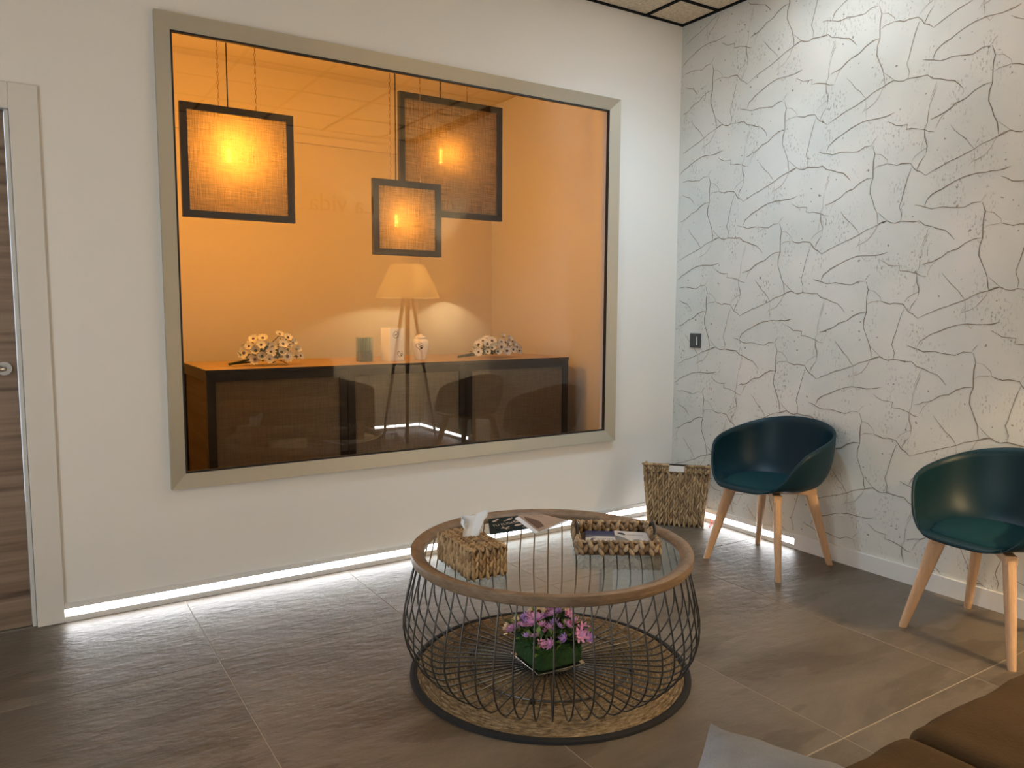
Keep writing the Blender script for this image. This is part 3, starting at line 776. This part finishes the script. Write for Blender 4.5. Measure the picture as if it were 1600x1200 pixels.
# dark leaflet with sand-coloured pet pictograms
t, f = sheet('leaflet', 'dark green leaflet with pale treat pictograms behind the tissue box', 'leaflet', [(-2.035, -1.122), (-1.852, -1.134), (-1.768, -.945), (-1.932, -.935)], GZ, .0012, 'paper_dark')
put(f, t, [ell(.16, .80, .075, .05, .6), ell(.24, .87, .045, .04, .2), bar(.45, .72, .58, .86, .04), bar(.40, .72, .62, .76, .035), bar(.52, .76, .66, .86, .04),
           ell(.76, .55, .075, .06, .1), ell(.66, .60, .03, .04), ell(.72, .68, .03, .04), ell(.80, .68, .03, .04), ell(.86, .60, .03, .04),
           ell(.72, .33, .10, .06, .15), bar(.28, .28, .48, .20, .03), bar(.32, .36, .42, .16, .035), bar(.38, .24, .50, .32, .035)], 'print_sand', 'pictogram')
put_text(f, t, 'TU ELIGES', .09, .44, .135, 'print_sand', 1.35, .06)
put_text(f, t, 'bio', .80, .12, .08, 'print_sand', 1.2)
# two brochures
t, f = sheet('brochure', 'pale blue-white brochure under the tan brochure on the glass table', 'brochure', [(-1.885, -1.205), (-1.668, -1.128), (-1.735, -.925), (-1.835, -.985)], GZ+.0014, .0016, 'tissue_paper')
t, f = sheet('brochure', 'tan photo brochure with lines of text lying on top by the table rim', 'brochure', [(-1.862, -1.195), (-1.676, -1.118), (-1.730, -.915), (-1.800, -.945)], GZ+.0032, .0016, 'paper_tan')
put(f, t, [[(.05, .12), (.30, .10), (.42, .35), (.35, .62), (.18, .78), (.06, .60)]], 'print_brown', 'photo_patch')
put(f, t, [bar(.50+.02*i, .95-.09*i, .9, .93-.10*i, .018) for i in range(5)], 'print_grey', 'text_lines')
# leaflets in the tray
t, f = sheet('leaflet', 'blue and grey leaflet lying in the woven tray', 'leaflet', [(-1.838, -1.452), (-1.748, -1.517), (-1.640, -1.385), (-1.735, -1.318)], GZ+.0095, .010, 'paper_blue')
put(f, t, [[(.0, .22), (1, .28), (1, .55), (.35, .58), (0, .46)]], 'paper_white', 'pale_band')
put(f, t, [[(.0, .46), (.35, .58), (1, .56), (1, .68), (.5, .64), (.0, .66)]], 'paper_slate', 'slate_band', .0006)
put(f, t, [bar(.14, .30, .24, .44, .03), bar(.18, .40, .32, .42, .04), ell(.20, .33, .06, .04)], 'print_dark', 'emblem', .0008)
put_text(f, t, 'FUNERARIA', .38, .33, .095, 'print_dark', 1.2, .04, dz=.0009)
t, f = sheet('leaflet', 'white leaflet with a grey photo lying over the blue one in the tray', 'leaflet', [(-1.752, -1.517), (-1.640, -1.600), (-1.560, -1.478), (-1.652, -1.386)], GZ+.0200, .004, 'paper_white')
put(f, t, [[(0, .0), (.80, .0), (.74, .20), (.62, .36), (.5, .36), (.40, .22), (.25, .45), (0, .66)]], 'print_grey', 'photo_patch')
put(f, t, [ell(.17, .80, .10, .06, -.1), ell(.22, .74, .05, .09, .9)], 'print_dark', 'emblem')
put_text(f, t, 'FUNERARIA', .33, .66, .085, 'print_dark', 1.3, .03)

# ------------------------------------------------------------------ tall basket in the corner
bk = thing('woven_basket', 'tall tapered water-hyacinth basket standing in the corner on the tiles', 'basket', (-.250, -.296, 0), radians(-46.4))
bh, b0, b1, dep0, dep1 = .377, .315, .385, .135, .175
# local: x along the front face, -y towards the viewer
def trap(w0, w1, y0f, y1f, yb, z0, z1):
    return MB().add([(-w0/2, y0f, z0), (w0/2, y0f, z0), (w0/2, yb, z0), (-w0/2, yb, z0), (-w1/2, y1f, z1), (w1/2, y1f, z1), (w1/2, yb, z1), (-w1/2, yb, z1)],
                    [(3, 2, 1, 0), (4, 5, 6, 7), (0, 1, 5, 4), (1, 2, 6, 5), (2, 3, 7, 6), (3, 0, 4, 7)])
trap(b0-.02, b1-.03, .006, -.010, .125, .004, bh-.085).build('core', 'basket_core', bk)
wv = MB(); nf = Vector((0, -1, .05)).normalized(); vu = Vector((0, -.055, 1)).normalized()
weave(wv, (0, 0, .0), X, vu, nf, b0, b1-.015, bh-.045, 22, 10, 1.5, .72, .24)
for sx in (-1, 1):
    # sides
    weave(wv, (sx*b0/2, .065, .0), Y*(1 if sx > 0 else -1), (Z + X*sx*.09).normalized(), X*sx, .13, .15, bh-.045, 9, 10, 1.5, .72, .24)
stuff(wv.build('woven_body', 'hyacinth', bk, smooth=True, angle=180))
wv = MB()
for (xa, xb) in ((-b1/2, -.046), (.048, b1/2-.004)):
    ln = xb-xa
    weave(wv, ((xa+xb)/2, -.024, bh-.048), X, Z, -Y, ln, ln, .030, max(4, int(ln/.013)), 2, 1.5, .85, .3)
    weave(wv, ((xa+xb)/2, -.004, bh-.048), X, Z, Y, ln, ln, .030, max(4, int(ln/.013)), 2, 1.5, .85, .3)
weave(wv, (0, .130, bh-.115), X, Z, -Y, b1-.03, b1-.02, .080, 18, 4, 1.6, .85)
for sx in (-1, 1): weave(wv, (sx*(b1/2-.008), .055, bh-.048), Y, Z, X*sx, .15, .15, .030, 9, 2, 1.5, .85)
weave(wv, (0, -.016, bh-.100), X, Z, -Y, .086, .090, .040, 6, 2, 1.5, .85)
for q in range(34):
    xx = -b1/2 + .006 + (b1-.012)*q/33
    if -.050 < xx < .052: continue
    for yy in (-.022, -.008): strand(wv, Vector((xx, yy, bh-.007)), X + Z*.10*(1 if q % 2 else -1), .032, .0078)
stuff(wv.build('rim_band', 'hyacinth', bk, smooth=True, angle=180))
MB().tube([(-.060, -.014, bh-.004), (.062, -.014, bh-.004)], .0048, 8).build('handle_bar', 'black_metal', bk, smooth=True)
MB().bx(-.046, .046, -.022, -.0195, bh-.045, bh-.010).build('paper_tag', 'tag_white', bk, bevel=.001)
t = tag(MB().tube([(-.016, -.355, .050), (-.026, -.37, .040), (-.038, -.38, .020), (-.045, -.395, .006), (-.075, -.405, .004), (-.10, -.43, .004)], .0028, 6).build('cord', 'red_wire', smooth=True), 'short red wire end by the light strip beside the corner basket', 'wire')

# ------------------------------------------------------------------ armchairs
def make_chair(label):
    t = thing('tub_chair', label, 'chair', (0, 0, 0), 0)
    def rim_h(a):      # height of the rim above the seat plane; a=0 at the front
        a = abs(a)
        pts = [(0, -.006), (.45, -.004), (.68, .014), (.90, .10), (1.08, .182), (1.40, .222), (1.9, .255), (2.4, .298), (2.8, .318), (3.1416, .322)]
        for (x0, y0), (x1, y1) in zip(pts, pts[1:]):
            if a <= x1: return y0 + (y1-y0)*sblend((a-x0)/(x1-x0)) if x1 < 1.2 else y0 + (y1-y0)*((a-x0)/(x1-x0))
        return .322
    _rim = rim_h
    def rim_h(a):
        return sum(_rim(min(pi, abs(abs(a) + d*.03))) for d in range(-5, 6))/11
    def plan(a):
        c, s = cos(a), sin(a); ex = 2.5
        fx = .255 if c > 0 else .262; fy = .290
        k = (abs(c/fx)**ex + abs(s/fy)**ex)**(-1/ex); return k
    zs = .407; NA = 96; NS = 22
    def shell(u, v):
        a = 2*pi*u; R = plan(a); h = rim_h(a if a <= pi else a-2*pi)
        flat = .70
        if v < .45:
            q = v/.45; r = R*flat*q; z = zs - .012*(1-q*q) + 0
        else:
            q = (v-.45)/.55
            hh = max(h, 0); lip = (1-sblend(hh/.10))
            out = .30*(1-(1-q)**2.4)
            r = R*(flat + out)
            z = zs + h*q**1.35 - lip*.0*q
            if hh < .03: z = zs + .004*sin(q*pi)*1 + h*q*q
        return (r*cos(a), r*sin(a), z)
    o = MB().grid(shell, NA, NS, wrap=True).build('shell', 'teal_shell', t, smooth=True, angle=180)
    me = o.data
    md = o.modifiers.new('thick', 'SOLIDIFY'); md.thickness = .011; md.offset = -1
    def pad(u, v):
        a = 2*pi*u; aa = min(a, 2*pi-a); R = plan(a)*(.685 + .155*sblend((1.0-aa)/.45))
        prof = [(0, .030), (.3, .030), (.6, .029), (.85, .026), (.95, .021), (1.0, .012), (1.0, .006), (.96, .0)]
        q = v*(len(prof)-1); i = min(int(q), len(prof)-2); fr = q-i
        r = prof[i][0]*(1-fr) + prof[i+1][0]*fr; z = prof[i][1]*(1-fr) + prof[i+1][1]*fr
        return (R*r*cos(a) + .012, R*r*sin(a), zs + z + .001)
    MB().grid(pad, 64, 7, wrap=True).build('seat_pad', 'teal_pad', t, smooth=True, angle=180)
    # cross frame and legs
    mb = MB()
    for sx in (-1, 1):
        for sy in (-1, 1):
            a = math.atan2(sy, sx); m3 = Matrix.Rotation(a, 3, 'Z')
            mb.box((sx*.075, sy*.075, .376), (.235, .040, .034), mtx=m3)
    mb.build('cross_frame', 'oak', t, bevel=.003)
    for sx in (-1, 1):
        for sy in (-1, 1):
            a = math.atan2(sy, sx); d = Vector((cos(a), sin(a), 0)); s = Vector((-sin(a), cos(a), 0))
            topc = d*.190 + Z*.388; bot = d*.305 + Z*0
            vs = []
            for c, wd, dp in ((bot, .026, .030), (bot*.45 + topc*.55, .036, .046), (topc, .040, .062)):
                for k in range(12):
                    q = 2*pi*k/12; ce, se = cos(q), sin(q); n = 4.0
                    kk = (abs(ce)**n + abs(se)**n)**(-1/n)
                    vs.append(c + s*(wd/2*ce*kk) + d*(dp/2*se*kk))
            fs = []
            for i in range(2):
                for k in range(12): l = (k+1) % 12; fs.append((i*12+k, i*12+l, i*12+12+l, i*12+12+k))
            fs += [tuple(range(11, -1, -1)), tuple(range(24, 36))]
            MB().add(vs, fs).build('leg', 'oak', t, smooth=True, angle=50)
    return t
ch1 = make_chair('teal tub chair with oak legs in front of the light strip beside the basket')
ch1['group'] = 'teal tub chairs along the papered wall'
ch2 = dup_tree(ch1)
ch1.location = (-.310, -1.018, 0); ch1.rotation_euler = (0, 0, pi + radians(3.5))
ch2.location = (-.310, -2.090, 0); ch2.rotation_euler = (0, 0, pi - radians(5))
ch2['label'] = 'teal tub chair with oak legs cut off by the right edge beside the sofa'

# ------------------------------------------------------------------ sofa and cushion
so = thing('sofa', 'brown fabric sofa with loose seat cushions in the lower right foreground', 'sofa', (-1.95, -3.25, 0))
def sc(size, c, n, name, m='sofa_fabric', wr=.008, fr=5):
    b = rbox(size, n, 26)
    b.v = [Vector(v) + Vector(c) - Z*wr*.8*(1-min(1, 2.2*abs(noise.noise(Vector((v[0]*4.5 + v[1]*1.2, v[1]*1.0, c[0]*3))))))**3 + Vector((0, 0, 1))*wr*noise.noise(Vector(v)*fr + Vector(c)) + Vector((.3, 1, 0))*wr*.6*noise.noise(Vector(v)*fr*1.7 + Vector((5, 1, 2))) for v in b.v]
    return b.build(name, m, so, smooth=True, angle=180)
sc((1.96, .92, .24), (0, .0, .185), .03, 'base', wr=.003)
sc((.985, .80, .17), (-.595, .105, .374), .035, 'seat_cushion', wr=.007)
sc((.985, .80, .172), (.393, .105, .377), .035, 'seat_cushion', wr=.009)
sc((1.96, .24, .46), (0, -.36, .58), .07, 'backrest')
sc((.20, .92, .50), (1.00, 0, .36), .06, 'armrest')
for sx in (-1, 1):
    for sy in (-1, 1): MB().lathe([(0, 0), (.02, 0), (.026, .07), (0, .07)], 16, (sx*.9, sy*.38, 0)).build('foot', 'black_metal', so, smooth=True)
def pil(u, v, s):
    x, y = u*2-1, v*2-1
    h = ((1-abs(x)**2.6)*(1-abs(y)**2.6))**.55*.072
    e = 1 - .07*(1-abs(x)**2)*abs(y)**4 - .07*(1-abs(y)**2)*abs(x)**4
    w = .010*noise.noise(Vector((x*2.2, y*2.2, s*2)))*(1-max(abs(x), abs(y))**6)
    return (x*.24*(1 - .07*(1-y*y)*0 - .06*(1-abs(y)**2)*0)*e, y*.24*e, s*h + w + .006*noise.noise(Vector((x*5, y*5, 3))))
mb = MB().grid(lambda u, v: pil(u, v, 1), 30, 30); b2 = MB().grid(lambda u, v: pil(u, v, -1), 30, 30); mb.add(b2.v, [f[::-1] for f in b2.f])
o = mb.build('cushion', 'grey_fabric', None, (-2.659, -3.028, .545), (radians(8), radians(-6), radians(28)), smooth=True, angle=180)
tag(o, 'grey cushion lying on the brown sofa seat at the bottom of the picture', 'cushion')
# ------------------------------------------------------------------ display counter: three framed units and one worktop
CY, CD = .9, .72
units = [(-2.637, -1.829), (-1.825, -1.009), (-1.005, -.162)]
labs = ['dark framed counter unit with linen panels at the left end of the display', 'dark framed middle counter unit with a linen front panel', 'dark framed counter unit with linen panels at the right end by the pink wall']
for (x0, x1), lb in zip(units, labs):
    t = thing('counter_unit', lb, 'counter', ((x0+x1)/2, CY+CD/2, 0), 0, 'framed counter units of the display')
    hw = (x1-x0)/2; hd = CD/2; p = .046
    for sx in (-1, 1):
        for sy in (-1, 1): MB().box((sx*(hw-p/2), sy*(hd-p/2), .46), (p, p, .92)).build('post', 'counter_dark', t)
    for z in (.897, .03):
        for sy in (-1, 1): MB().box((0, sy*(hd-p/2), z), (2*hw-2*p, p-.004, .046 if z > .5 else .06)).build('rail', 'counter_dark', t)
        for sx in (-1, 1): MB().box((sx*(hw-p/2), 0, z), (p-.004, 2*hd-2*p, .046 if z > .5 else .06)).build('rail', 'counter_dark', t)
    MB().bx(-hw+p-.002, hw-p+.002, -hd+.012, -hd+.020, .058, .876).build('front_panel', 'counter_linen', t)
    for sx in (-1, 1): MB().bx(min(sx*(hw-.012), sx*(hw-.020)), max(sx*(hw-.012), sx*(hw-.020)), -hd+p-.002, hd-p+.002, .058, .876).build('side_panel', 'counter_linen', t)
wt = thing('worktop', 'long wooden counter top with a dark edge carrying the flowers and urn', 'worktop', ((-2.637-.162)/2, CY+CD/2, .921))
MB().bx(-1.2335, 1.2335, -CD/2+.004, CD/2-.004, .0, .019).build('top_board', 'worktop_wood', wt)
mb = MB().bx(-1.2405, 1.2405, -CD/2-.003, -CD/2+.004, 0, .0185).bx(-1.2405, 1.2405, CD/2-.004, CD/2+.003, 0, .0185).bx(-1.2405, -1.2335, -CD/2+.004, CD/2-.004, 0, .0185).bx(1.2335, 1.2405, -CD/2+.004, CD/2-.004, 0, .0185)
mb.build('dark_edge', 'counter_dark', wt)
WT = .9405

# pendants
def pendant(label, c, wd, ht, chains, bulb, power, spiral=False):
    cx, y, cz = c
    t = thing('pendant_lamp', label, 'pendant lamp', (cx, y, cz), 0, 'square linen screen pendants over the counter')
    b = .036
    frame_ring(-wd/2, wd/2, -ht/2, ht/2, b, -.014, .014).build('frame', 'counter_dark', t)
    MB().bx(-wd/2+b*.6, wd/2-b*.6, -.002, .002, -ht/2+b*.6, ht/2-b*.6).build('linen_screen', 'linen', t)
    top = H - cz
    for fx in chains:
        x = -wd/2 + fx*wd; mb = MB(); z = ht/2; k = 0
        while z < top - .01:
            l = .024; r = .0045
            q = [(x + r*cos(a), 0, z + l/2 + l*.55*sin(a)) if k % 2 else (x, r*cos(a), z + l/2 + l*.55*sin(a)) for a in [2*pi*i/6 for i in range(6)]]
            mb.tube(q, .0013, 3, closed=True); z += l*.9; k += 1
        stuff(mb.build('chain', 'brass', t))
    bx, by, bz = bulb[0]-cx, bulb[1]-y, bulb[2]-cz
    zs = bz + .105
    MB().tube([(bx, by, zs+.05), (bx, by, top)], .0035, 6).build('cable', 'gasket', t)
    so = MB().lathe([(0, -.0), (.018, .0), (.020, .03), (.019, .055), (.008, .068), (0, .068)], 20, (bx, by, zs-.01)).build('socket', 'brass', t, smooth=True)
    R = .0625
    prof = [(R*sin(pi*i/16), -R*cos(pi*i/16)) for i in range(14)]
    prof += [(.022, R*1.12), (.016, R*1.5)]
    gl = MB().lathe(prof, 28, (bx, by, bz-.005)).build('bulb', 'bulb_glass', t, smooth=True)
    if spiral:
        pts = [(bx + .011*cos(i*.9), by + .011*sin(i*.9), bz-.045 + .0017*i) for i in range(56)]
        MB().tube(pts, .0022, 5).build('filament', 'filament', gl, smooth=True)
    else:
        mb = MB()
        for k in range(5):
            a = 2*pi*k/5; mb.tube([(bx + .010*cos(a), by + .010*sin(a), bz-.035), (bx + .005*cos(a), by + .005*sin(a), bz+.035)], .0020, 5)
        mb.build('filament', 'filament', gl)
    l = bpy.data.lights.new('bulb_light', 'POINT'); l.energy = P_AMBER*power; l.color = (1, .49, .09); l.shadow_soft_size = .012
    lo = bpy.data.objects.new('bulb_light', l); COL.objects.link(lo); lo.parent = t; lo.location = (bx, by, bz)
pendant('large square linen pendant nearest the left end of the window', (-2.4582, .78, 2.042), .5845, .581, (.335, .665), (-2.474, .93, 2.113), 1.6)
pendant('small square linen pendant hanging lowest in the middle', (-1.5538, .62, 1.8028), .4315, .4275, (.26, .70), (-1.570, .74, 1.802), .42)
pendant('largest square linen pendant with the spiral bulb behind the small one', (-1.161, .80, 2.2103), .723, .7185, (.385, .65), (-1.176, .92, 2.245), .34, True)

# flower bunches
fw = flower_mesh('blossom', 11, .035, .018, .30, .0095, ('petal_white', 'flower_core'))
fw2 = flower_mesh('blossom', 11, .033, .018, .75, .0090, ('petal_white', 'core_green'))
def bunch(label, c, rx, ry, rz, nfl, stemdx, seed):
    r = random.Random(seed)
    t = thing('flower_bunch', label, 'flowers', (c[0], c[1], WT))
    lf = MB(); st = MB(); pts = []
    for i in range(nfl):
        for _ in range(60):
            a = r.uniform(0, 2*pi); e = r.uniform(.05, 1.35)
            p = Vector((cos(a)*cos(e)*rx, sin(a)*cos(e)*ry, .036 + sin(e)*rz*(1 + .35*sin(a*2+seed))))
            if all((p-q).length > .038 for q in pts): break
        pts.append(p)
        d = Vector((p.x/rx*1.0, p.y/ry - 1.0, (p.z-.02)/rz*.9 + .1)).normalized()
        o = link('blossom', fw if r.random() < .6 else fw2, None, t, p); o.rotation_mode = 'QUATERNION'; o.rotation_quaternion = d.to_track_quat('Z', 'Y')
        o.scale = [r.uniform(.8, 1.12)]*3
        if i % 3 == 0: st.tube([p - d*.012, Vector((stemdx*.35, .01, .03 + r.uniform(-.01, .02))), Vector((stemdx, r.uniform(-.02, .02), .006 + r.uniform(0, .012)))], .0028, 5)
    for i in range(110):
        a = r.uniform(0, 2*pi); e = r.uniform(0, 1.4); k = r.uniform(.35, .80)
        p = Vector((cos(a)*cos(e)*rx*k + (stemdx*.25 if i % 4 == 0 else 0), sin(a)*cos(e)*ry*k, .02 + sin(e)*rz*k))
        leafquad(lf, p, Vector((r.uniform(-1, 1) + stemdx*2, r.uniform(-1, 1), r.uniform(-.2, .8))), r.uniform(.03, .055), r.uniform(.014, .026))
    stuff(lf.build('leaves', 'leaf', t)); stuff(st.build('stems', 'stem', t))
bunch('bunch of white daisy-like flowers lying on the left part of the worktop', (-2.215, 1.13), .175, .085, .115, 36, -.25, 2)
bunch('bunch of white daisy-like flowers lying on the right part of the worktop', (-.620, 1.13), .175, .085, .085, 34, -.32, 9)

# small square glass vase with green stems
t = thing('glass_vase', 'square glass vase with green stems over grey pebbles beside the white box', 'vase', (-1.612, 1.16, WT))
mb = MB(); q = .043
for sx, sy, dx, dy in ((-1, 0, .003, 2*q), (1, 0, .003, 2*q), (0, -1, 2*q-.006, .003), (0, 1, 2*q-.006, .003)): mb.box((sx*(q-.0015), sy*(q-.0015), .078), (dx, dy, .156))
mb.bx(-q+.003, q-.003, -q+.003, q-.003, 0, .006).build('glass_body', 'vase_glass', t)
MB().bx(-q+.004, q-.004, -q+.004, q-.004, .007, .062).build('pebble_fill', 'pebbles', t, bevel=.004)
sm = MB().lathe([(0, .058), (.0058, .058), (.006, .148), (.0045, .150), (0, .150)], 8).mesh('green_stem', smooth=True)
for i in range(5):
    for j in range(3): link('green_stem', sm, 'leaf', t, (-.030 + .015*i, -.022 + .022*j, 0), (0, 0, i))

# white urn carton and urn with the heart-and-paw mark
def heart_paw(f, s):
    """polys of the mark, s = half size"""
    out = []
    hp = []
    for k in range(25):
        a = pi*.02 + k/24*pi*1.28
        x = -.16*16*sin(a)**3*.36; y = (13*cos(a) - 5*cos(2*a) - 2*cos(3*a) - cos(4*a))/16
        hp.append((x*1.0*s - .05*s, y*.9*s))
    for (a, b) in zip(hp, hp[1:]): out.append(bar(a[0], a[1], b[0], b[1], .11*s))
    arc = [(.48*s + .36*s*cos(q), .42*s + .38*s*sin(q)) for q in [2.6 - i*.42 for i in range(9)]]
    for (a, b) in zip(arc, arc[1:]): out.append(bar(a[0], a[1], b[0], b[1], .10*s))
    out += [ell(.50*s, -.42*s, .30*s, .26*s), ell(.10*s, -.12*s, .11*s, .17*s, .4), ell(.36*s, .14*s, .12*s, .18*s, .1), ell(.66*s, .12*s, .12*s, .18*s, -.1), ell(.90*s, -.14*s, .11*s, .17*s, -.4)]
    mb = MB()
    for pg in out: mb.add([f(u, v) for u, v in pg], [tuple(range(len(pg)))])
    return mb
bw2, bd2, bh2 = .125, .085, .215
t = thing('carton', 'upright white carton printed with a ring mark and a heart-and-paw mark', 'box', (-1.425, 1.14, WT), radians(18))
MB().bx(-bw2/2, bw2/2, -bd2/2, bd2/2, 0, bh2).build('box_body', 'box_white', t, bevel=.0015)
heart_paw(lambda u, v: (.028+u, -bd2/2-.0006, .045+v), .024).build('heart_mark', 'logo_black', t)
mb = MB()
for k in range(24):
    a, b = 2*pi*k/24, 2*pi*(k+1)/24
    if k % 4 != 3 or True: mb.add([(-.008 + r*cos(x), -bd2/2-.0006, .172 + r*sin(x)) for r, x in ((.0195, a), (.0195, b), (.0235, b), (.0235, a))], [(0, 1, 2, 3)])
mb.add([(-.008 + u, -bd2/2-.0006, .172 + v) for u, v in bar(-.011, -.005, .011, .005, .006)], [(0, 1, 2, 3)])
mb.build('ring_mark', 'print_grey', t)
t = thing('urn', 'white lidded porcelain urn with a black heart-and-paw mark', 'urn', (-1.212, 1.16, WT))
up = [(0, 0), (.034, 0), (.036, .006), (.040, .02), (.052, .055), (.0585, .085), (.060, .105), (.055, .125), (.043, .138), (.034, .142), (0, .142)]
MB().lathe(up, 48).build('urn_body', 'porcelain', t, smooth=True, angle=60)
MB().lathe([(0, .1425), (.037, .1425), (.039, .147), (.036, .155), (.022, .163), (.020, .166), (.012, .169), (0, .170)], 40).build('lid', 'porcelain', t, smooth=True, angle=60)
def onurn(u, v):
    z = .092 + v; r = .0
    for (r0, z0), (r1, z1) in zip(up[1:], up[2:]):
        if z0 <= z <= z1 and z1 > z0: r = r0 + (r1-r0)*(z-z0)/(z1-z0)
    a = -pi/2 - .55 + u/.058
    return ((r+.0012)*cos(a), (r+.0012)*sin(a), z)
heart_paw(onurn, .026).build('heart_mark', 'logo_black', t)

# ------------------------------------------------------------------ the corner seen mirrored in the window: floor lamp, socket, lettering
LP = (-.275, -3.36)
t = thing('floor_lamp', 'tripod floor lamp with a cream shade in the far corner, mirrored in the window', 'floor lamp', (LP[0], LP[1], 0))
MB().lathe([(.165, 1.705), (.316, 1.385), (.314, 1.384), (.163, 1.704)], 64, closed=True).build('lamp_shade', 'lampshade_cloth', t, smooth=True, angle=60)
for a in (radians(238), radians(118), radians(-2)):
    d = Vector((cos(a), sin(a), 0)); s = Vector((-sin(a), cos(a), 0)); tp = d*.045 + Z*1.40; bt = d*.30 + Z*0
    vs = [c + s*x*.5*ww + d*y*.006 for c, ww in ((bt, .030), (tp, .045)) for x, y in ((-1, -1), (1, -1), (1, 1), (-1, 1))]
    MB().add(vs, [(3, 2, 1, 0), (4, 5, 6, 7), (0, 1, 5, 4), (1, 2, 6, 5), (2, 3, 7, 6), (3, 0, 4, 7)]).build('leg', 'leg_brown', t)
    MB().tube([d*.165 + Z*.735, Z*.735], .006, 6).build('brace', 'black_metal', t)
MB().lathe([(0, 1.375), (.06, 1.375), (.06, 1.40), (0, 1.40)], 24).build('head_plate', 'leg_brown', t)
MB().lathe([(0, 1.40), (.02, 1.40), (.02, 1.46), (.0, 1.46)], 16).build('socket', 'plastic_white', t)
MB().lathe([(.0, 1.46), (.018, 1.47), (.034, 1.51), (.030, 1.545), (.0, 1.565)], 20).build('bulb', 'lamp_glass', t, smooth=True)
l = bpy.data.lights.new('lamp_light', 'POINT'); l.energy = P_LAMP; l.color = (1, .74, .40); l.shadow_soft_size = .035
lo = bpy.data.objects.new('lamp_light', l); COL.objects.link(lo); lo.parent = t; lo.location = (0, 0, 1.515)
t = thing('wall_socket', 'white wall socket low on the wall behind the tripod lamp', 'socket', (-.19, YF, .215))
MB().bx(-.04, .04, 0, .010, -.04, .04).build('plate', 'plastic_white', t, bevel=.002)
MB().tube([(0, .012, 0), (.0, .05, -.01), (.012, .055, -.08), (.006, .05, -.15), (.0, .06, -.207), (-.05, .12, -.211), (-.10, .25, -.211), (-.13, .50, -.211)], .003, 6).build('power_cord', 'gasket', t, smooth=True)
me = text_mesh('La vida', .25)
for v in me.vertices: v.co = (-.36 - v.co.x, YF + .002 + (.006 if v.co.z > 0 else 0), 2.235 + v.co.y)
link('wall_lettering', me, 'lettering', wf)
